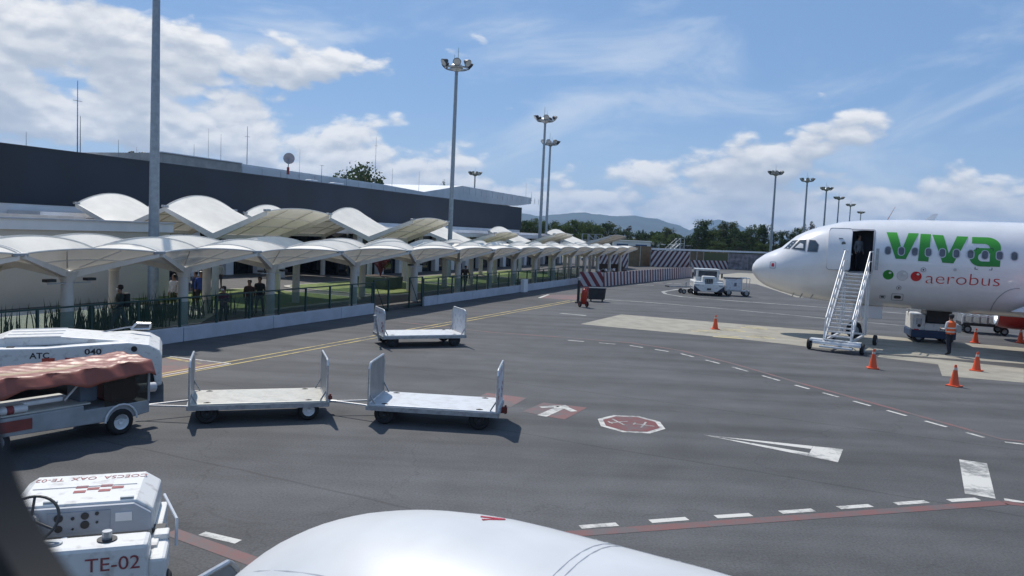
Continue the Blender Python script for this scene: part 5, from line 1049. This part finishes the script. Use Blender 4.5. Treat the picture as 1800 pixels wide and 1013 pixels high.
for i, px in enumerate((1052, 1064, 1077)):
    o = thing('motorcycle', f'{ORD[i]} of three parked motorcycles behind the barrier end, from the left', 'motorcycle', G(px, 493-i), radians(70+12*i), 'motorcycles parked behind the barrier')
    for x in (-.62, .62): wheel('wheel', o, (x, 0, .3), .3, .1, (0, 1, 0), BLACK, 14)
    MB().box((0, 0, .55), (.6, .25, .35)).build('engine', BLACK, o, bevel=.05); MB().lathe([(.001, -.3), (.14, -.2), (.17, .1), (.1, .3), (.001, .33)], Matrix.Translation((.18, 0, .86))@Matrix.Rotation(pi/2, 4, 'Y'), 12).build('tank', [TRED, BLACK, WHITE_M][i], o, smooth=True)
    MB().box((-.32, 0, .85), (.6, .25, .1)).build('seat', BLACK, o, bevel=.04); MB().path([(.62, 0, .3), (.45, 0, 1.02), (.4, -.35, 1.1)], .03).path([(.45, 0, 1.02), (.4, .35, 1.1)], .03).build('fork', GREY_M, o); MB().lathe([(.13, 0), (.15, .1), (.1, .22), (.001, .26)], Matrix.Translation((-.3, 0, .9)), 12).build('helmet', WHITE_M, o, smooth=True)
def far_stairs(label, px, py, rz):
    o = thing('parked_stairs', label, 'stairs', G(px, py), rz)
    for x in (-.7, .7):
        MB().bar((x, 0, .6), (x, 3.6, 3.6), .2, .12).bar((x, 0, 1.6), (x, 3.6, 4.7), .07).bar((x, 3.6, .4), (x, 3.6, 4.7), .1).bar((x, 4.6, .4), (x, 4.6, 4.7), .1).bar((x, 3.6, 4.7), (x, 4.6, 4.7), .07).bar((x, 3.6, 1.0), (x, 4.6, 3.4), .06).build('side_frame', GREY_M, o)
        for k in range(5): p = Vector((x, .3+.75*k, .85+.63*k)); MB().bar(p, p+Vector((0, 0, 1.0)), .05).build('baluster', GREY_M, o)
    for k in range(9): MB().box((0, .2+.4*k, .75+.335*k), (1.4, .26, .06)).build('tread', ALU, o)
    MB().box((0, 4.1, 3.62), (1.4, 1.0, .08)).build('platform', ALU, o); MB().box((0, 2.4, .45), (1.7, 4.6, .2)).build('base', WHITE_M, o)
    for x in (-.8, .8):
        for y in (.6, 4.2): wheel('wheel', o, (x, y, .28), .28, .2, (1, 0, 0), GREY_M, 12)
far_stairs('first set of parked boarding stairs beyond the canopies, leftmost', 1068, 461, radians(80)); far_stairs('second set of parked boarding stairs beyond the canopies', 1080, 461.5, radians(82)); far_stairs('third set of parked boarding stairs, right of the other two', 1092, 462, radians(84)); far_stairs('lone parked boarding stairs before the far trees', 1163, 459, radians(-70))
def shed(label, px, Y, w, h, m, door):
    p = atY(px, 440, Y); o = thing('site_shed', label, 'shed', (p.x, Y, 0), radians(-6)); MB().box((0, 2, h/2), (w, 4, h)).build('wall', m, o); MB().box((0, 2, h+.1), (w+.4, 4.4, .2)).build('roof', ROOFG, o)
    for k in range(2): MB().box((-w/4+k*w/2, -.03, h*.48), (w*.3, .06, h*.7)).build('door', door, o)
shed('white shed with blue doors left beyond the tan fence', 1110, 165, 8, 3.6, WALLW, mat('blue_door', (.05, .09, .2), .5)); shed('white shed with a blue door right beyond the tan fence', 1135, 172, 6, 3.4, WALLW, MATS['blue_door']); shed('long low container beyond the lone parked stairs', 1185, 180, 8, 3.0, mat('container_grey', (.22, .2, .22), .6), BLACK)

# ------------------------------------------------------------------ trees
LEAFM = [mat('leaves_dark', (.052, .088, .034), .8, col2=(.027, .048, .018), scale=.9), mat('leaves_mid', (.095, .135, .042), .8, col2=(.045, .075, .024), scale=.9), mat('leaves_olive', (.12, .14, .07), .8, col2=(.06, .08, .036), scale=.9), mat('leaves_dry', (.10, .075, .06), .85, col2=(.05, .045, .03), scale=.9)]
for m_ in LEAFM:      # thin leaves let light through
    nt = m_.node_tree; b = nt.nodes['Principled BSDF']; src = b.inputs['Base Color'].links[0].from_socket; t_ = nt.nodes.new('ShaderNodeBsdfTranslucent'); nt.links.new(src, t_.inputs[0]); x_ = nt.nodes.new('ShaderNodeMixShader'); x_.inputs[0].default_value = .38
    nt.links.new(b.outputs[0], x_.inputs[1]); nt.links.new(t_.outputs[0], x_.inputs[2]); nt.links.new(x_.outputs[0], nt.nodes['Material Output'].inputs[0])
BARK = mat('bark', (.09, .07, .055), .9)
def tree_mesh(seed, tall, nclump, nleaf, openness):
    r = random.Random(seed); mb = MB(); tk = MB(); cl = []
    tk.tube((0, 0, 0), (.02, 0, .5), .032, .02, 8)
    for _ in range(nclump):
        a = r.uniform(0, 2*pi); z = r.uniform(.22, .95); rad = (.40 if not tall else .23)*sqrt(max(.05, 1-((z-.5)/.52)**2)); q = sqrt(r.random())*rad
        c = Vector((cos(a)*q, sin(a)*q, z)); cl.append((c, r.uniform(.06, .14)*(1 if not tall else .75)))
        tk.tube((.01, 0, min(z-.08, .5)*r.uniform(.6, 1)), c, .010, .003, 4)
    for c, s in cl:
        for _ in range(nleaf):
            d = Vector((r.gauss(0, 1), r.gauss(0, 1), r.gauss(0, .8))); d = d.normalized()*s*(r.random()**.45); p = c+d; k = r.uniform(.010, .022)*openness
            R = Euler((r.uniform(0, 6.3), r.uniform(0, 6.3), r.uniform(0, 6.3))).to_matrix(); mb.add([p+R@Vector(v) for v in ((-k, -k*.6, 0), (k, -k*.6, 0), (k*.7, k*.7, .2*k), (-k*.7, k*.7, 0))], [(0, 1, 2, 3)])
    cm = bpy.data.meshes.new('crown'); cm.from_pydata(mb.v, [], mb.f); tm = bpy.data.meshes.new('trunk'); tm.from_pydata(tk.v, [], tk.f); tm.materials.append(BARK); return cm, tm
KIND = [('broad', tree_mesh(1, False, 46, 60, 1.0)), ('spreading', tree_mesh(2, False, 34, 70, 1.0)), ('rounded', tree_mesh(3, False, 55, 55, .95)), ('slender', tree_mesh(4, True, 40, 50, .9)), ('ragged', tree_mesh(5, True, 26, 55, .85)), ('cypress', None)]
cyp = tree_mesh(6, True, 60, 40, .7)
for v in cyp[0].vertices: v.co.x *= .45; v.co.y *= .45
KIND[5] = ('cypress-like', cyp); VAR = {}
def tree(label, px, ytop, Y, wide, kind, leaf, group, zb=-.03):
    p = atY(px, ytop, Y); h = p.z-zb; o = thing('tree', label, 'tree', (p.x, Y, zb), random.uniform(0, 6), group); cm, tm = KIND[kind][1]
    if (kind, leaf) not in VAR:
        m2 = cm.copy(); m2.name = 'crown'; m2.materials.append(LEAFM[leaf]); VAR[(kind, leaf)] = m2
    wd = wide*Y/FPX
    base = {0: .8, 1: .8, 2: .8, 3: .46, 4: .46, 5: .22}[kind]
    for nm, me in (('crown', VAR[(kind, leaf)]), ('trunk', tm)):
        c = link(nm, me, o); c.scale = (wd/base, wd/base, h)
TR = [(905, 396, 190, 60, 2, 0), (928, 388, 195, 50, 1, 0), (945, 384, 200, 46, 0, 1), (968, 389, 185, 48, 2, 0), (990, 392, 180, 50, 0, 1), (1008, 386, 200, 52, 1, 1), (1030, 389, 190, 50, 2, 1), (1046, 395, 175, 44, 0, 1), (1062, 392, 200, 42, 1, 0), (1076, 388, 205, 34, 4, 2), (1092, 403, 190, 38, 0, 0), (1104, 396, 195, 22, 4, 3), (1116, 408, 180, 34, 2, 0), (1124, 405, 200, 10, 5, 0), (1130, 404, 200, 9, 5, 0), (1142, 407, 185, 38, 0, 0), (1160, 412, 180, 34, 2, 1), (1175, 398, 200, 26, 3, 2), (1186, 411, 185, 36, 1, 1), (1205, 414, 180, 36, 0, 0), (1222, 408, 190, 34, 2, 0), (1238, 384, 195, 38, 3, 0), (1232, 398, 185, 34, 1, 0), (1256, 402, 185, 36, 0, 1), (1268, 388, 195, 30, 4, 2), (1284, 387, 195, 36, 3, 2), (1296, 398, 185, 34, 4, 0), (1312, 404, 180, 38, 2, 0), (1328, 395, 190, 38, 0, 1), (1346, 394, 190, 34, 1, 0), (1362, 405, 185, 28, 4, 0), (1374, 404, 190, 24, 3, 0), (1388, 406, 190, 28, 2, 0), (1404, 400, 195, 26, 1, 1), (1412, 393, 200, 18, 4, 2), (1427, 388, 200, 18, 4, 3), (1445, 398, 205, 26, 2, 1), (1470, 402, 210, 36, 0, 0), (1150, 421, 172, 26, 2, 1), (1262, 424, 172, 34, 2, 1), (1300, 424, 172, 34, 0, 0), (1340, 426, 172, 30, 2, 1)]
TR.sort()
for i, (px, yt, Y, wd, kd, lf) in enumerate(TR): tree(f'{KIND[kd][0]} {("dark", "mid green", "olive", "dry brownish")[lf]} tree, {ORD[i]} from the left in the far tree line', px, yt, Y, wd, kd, lf, 'tree line beyond the apron')
tree('rounded dark tree crown showing above the terminal roof', 622, 290, 110, 120, 2, 0, 'trees behind the terminal'); 
for i, px in enumerate((776, 781, 788)): tree(f'{ORD[i]} of three dark cypress tips behind the terminal roof, from the left', px, (326, 319, 327)[i], 150, 10, 5, 0, 'trees behind the terminal')
mb = MB()
for _ in range(9000):
    px = random.uniform(880, 1560); Y = random.uniform(205, 235); p = atY(px, 430, Y); z = random.uniform(0, 5.5+1.6*sin(px*.05)+1.2*sin(px*.021)); s = random.uniform(.25, .6); R = Euler((random.uniform(0, 6), random.uniform(0, 6), 0)).to_matrix()
    mb.add([Vector((p.x, Y, z))+R@Vector(v) for v in ((-s, -s*.6, 0), (s, -s*.6, 0), (s*.7, s*.7, 0), (-s*.7, s*.7, 0))], [(0, 1, 2, 3)])
tag(mb.build('far_thicket', LEAFM[0], fix=False), 'dense dark undergrowth behind the far tree line', 'thicket', kind='stuff')

# ------------------------------------------------------------------ hills
def ridge(name, Y, outline, m, z0=-2):
    mb = MB(); n = len(outline); vs = []
    for px, py in outline:
        p = atY(px, py, Y); jit = 0
        vs += [(p.x*.93, Y*.80, z0), (p.x*.97, Y*.91, p.z*.52), (p.x, Y, p.z), (p.x*1.1, Y*1.25, z0)]
    mb.add(vs, [(i*4+j, (i+1)*4+j, (i+1)*4+j+1, i*4+j+1) for i in range(n-1) for j in range(3)]); o = mb.build(name, m, smooth='all'); o['kind'] = 'structure'
HILL = mat('hill_scrub', (.04, .055, .045), .95, col2=(.022, .034, .028), scale=.004)
def smooth_outline(pts, k=6, amp=.8):
    out = []; r = random.Random(3)
    for (x0, y0), (x1, y1) in zip(pts, pts[1:]):
        for j in range(k): u = j/k; w = u*u*(3-2*u); out.append((x0+(x1-x0)*u, y0+(y1-y0)*w+r.uniform(-amp, amp)*.5))
    return out+[pts[-1]]
ridge('hills', 7000, smooth_outline([(500, 388), (700, 392), (850, 390), (915, 375), (950, 380), (975, 377), (1022, 373.5), (1050, 377), (1080, 380), (1110, 379), (1150, 384), (1185, 394), (1218, 406), (1260, 416), (1320, 424)]), HILL)
ridge('hills', 9000, smooth_outline([(1160, 424), (1200, 410), (1240, 392), (1262, 386), (1285, 391), (1320, 404), (1370, 416), (1440, 428), (1600, 432), (1900, 440)]), HILL)

# ------------------------------------------------------------------ our own aircraft: engine nacelle and cabin window
AX = Vector((-.91, .415, 0)).normalized(); RN = Vector((.415, .91, 0)).normalized()
own = thing('own_engine_nacelle', 'glossy white engine nacelle of our own aircraft at the bottom edge', 'engine', RN*3.09+AX*2.77+Vector((0, 0, 1.81)), atan2(-AX.y, -AX.x)-.084)
NACW = mat('nacelle_white', (.62, .635, .645), .42, var=.05, scale=2.5, coat=.08)
Mx = Matrix.Rotation(pi/2, 4, 'Y'); NP = [(.66, .5), (.64, .2), (.68, .03), (.725, 0)]+[(1.289*(.5622+.4378*(1-(1-k/14)**2.06)**(1/2.06)), 1.39*k/14) for k in range(1, 15)]+[(1.285, 2.2), (1.25, 3.0), (1.16, 3.8), (1.0, 4.5), (.86, 5.0), (.84, 4.8)]
nb = MB().lathe(NP, Mx, 64).build('cowl', NACW, own, smooth='all'); MB().lathe([(.001, .5), (.2, .8), (.66, 1.0), (.66, .45)], Mx, 32).build('fan', BLACK, own, smooth=True)
SEAM = mat('nacelle_seam', (.55, .56, .57), .5)
def nac(x, ang, off=.003):
    r = interp([(b, a) for a, b in NP[3:]], x)+off; return Vector((x, r*sin(ang), r*cos(ang)))
for x in (1.75, 1.79): MB().path([nac(x, radians(a), -.001) for a in range(-60, 61, 4)], .004, 4).build('panel_seam', SEAM, nb)
for a in (-22, 24): MB().path([nac(x/10, radians(a), -.001) for x in range(2, 40, 2)], .004, 4).build('panel_seam', SEAM, nb)
rm_ = MB()
for p, q in (((1.14, 13), (1.24, 16)), ((1.19, 10), (1.24, 16))):
    a_, b_ = nac(p[0], radians(p[1])), nac(q[0], radians(q[1])); rm_.bar(a_, b_, .012, .003)
rm_.build('red_arrow_mark', LRED, nb)
for k in range(34):
    x = 1.4+.06*k; p = nac(x, radians(27+2*sin(k)), .001); MB().box(p, (.014, .014, .003)).build('rivet', mat('rivet', (.35, .35, .36), .5), nb)
MB().add([(2.2, -.12, 1.1), (4.9, -.14, 1.0), (5.4, -.14, 1.9), (3.0, -.06, 1.32), (2.2, .12, 1.1), (4.9, .14, 1.0), (5.4, .14, 1.9), (3.0, .06, 1.32)], [(0, 1, 2, 3), (7, 6, 5, 4), (0, 4, 5, 1), (1, 5, 6, 2), (2, 6, 7, 3), (3, 7, 4, 0)]).build('pylon', NACW, own)
win = thing('cabin_window_surround', 'blurred dark cabin window edge of our own aircraft in the corner', 'window frame', RN*.12+Vector((0, 0, CAM_H)), atan2(-AX.y, -AX.x))
def wring(name, m, g0, g1, y0, y1):
    a = rrect(-.222-g1, .034+g1, -.112-g1, .24+g1, .09+g1, 10); b = rrect(-.222-g0, .034+g0, -.112-g0, .24+g0, .09+g0, 10); n = len(a); mb = MB()
    vs = [(x, y0, z) for x, z in a]+[(x, y0, z) for x, z in b]+[(x, y1, z) for x, z in a]+[(x, y1, z) for x, z in b]; fs = []
    for i in range(n):
        j = (i+1) % n; fs += [(i, j, n+j, n+i), (2*n+i, 3*n+i, 3*n+j, 2*n+j), (n+i, n+j, 3*n+j, 3*n+i), (i, 2*n+i, 2*n+j, j)]
    return mb.add(vs, fs).build(name, m, win, smooth=True)
wring('gasket', mat('gasket', (.012, .013, .015), .7), 0, .007, 0, .012); wring('inner_liner', mat('liner', (.10, .11, .12), .8), .007, .03, .001, .01)

# ------------------------------------------------------------------ haze
hb = MB().box((0, 5500, 248), (24000, 13000, 504)).build('haze', [], None); hb['kind'] = 'stuff'; tag(hb, 'thin blue distance haze in the air', 'haze')
hm = bpy.data.materials.new('haze_air'); hm.use_nodes = True; hm.node_tree.nodes.clear()
pv = hm.node_tree.nodes.new('ShaderNodeVolumePrincipled'); pv.inputs['Color'].default_value = (.42, .66, 1, 1); pv.inputs['Density'].default_value = 8.5e-5; pv.inputs['Anisotropy'].default_value = .2
ot = hm.node_tree.nodes.new('ShaderNodeOutputMaterial'); hm.node_tree.links.new(pv.outputs[0], ot.inputs['Volume']); hb.data.materials.append(hm)
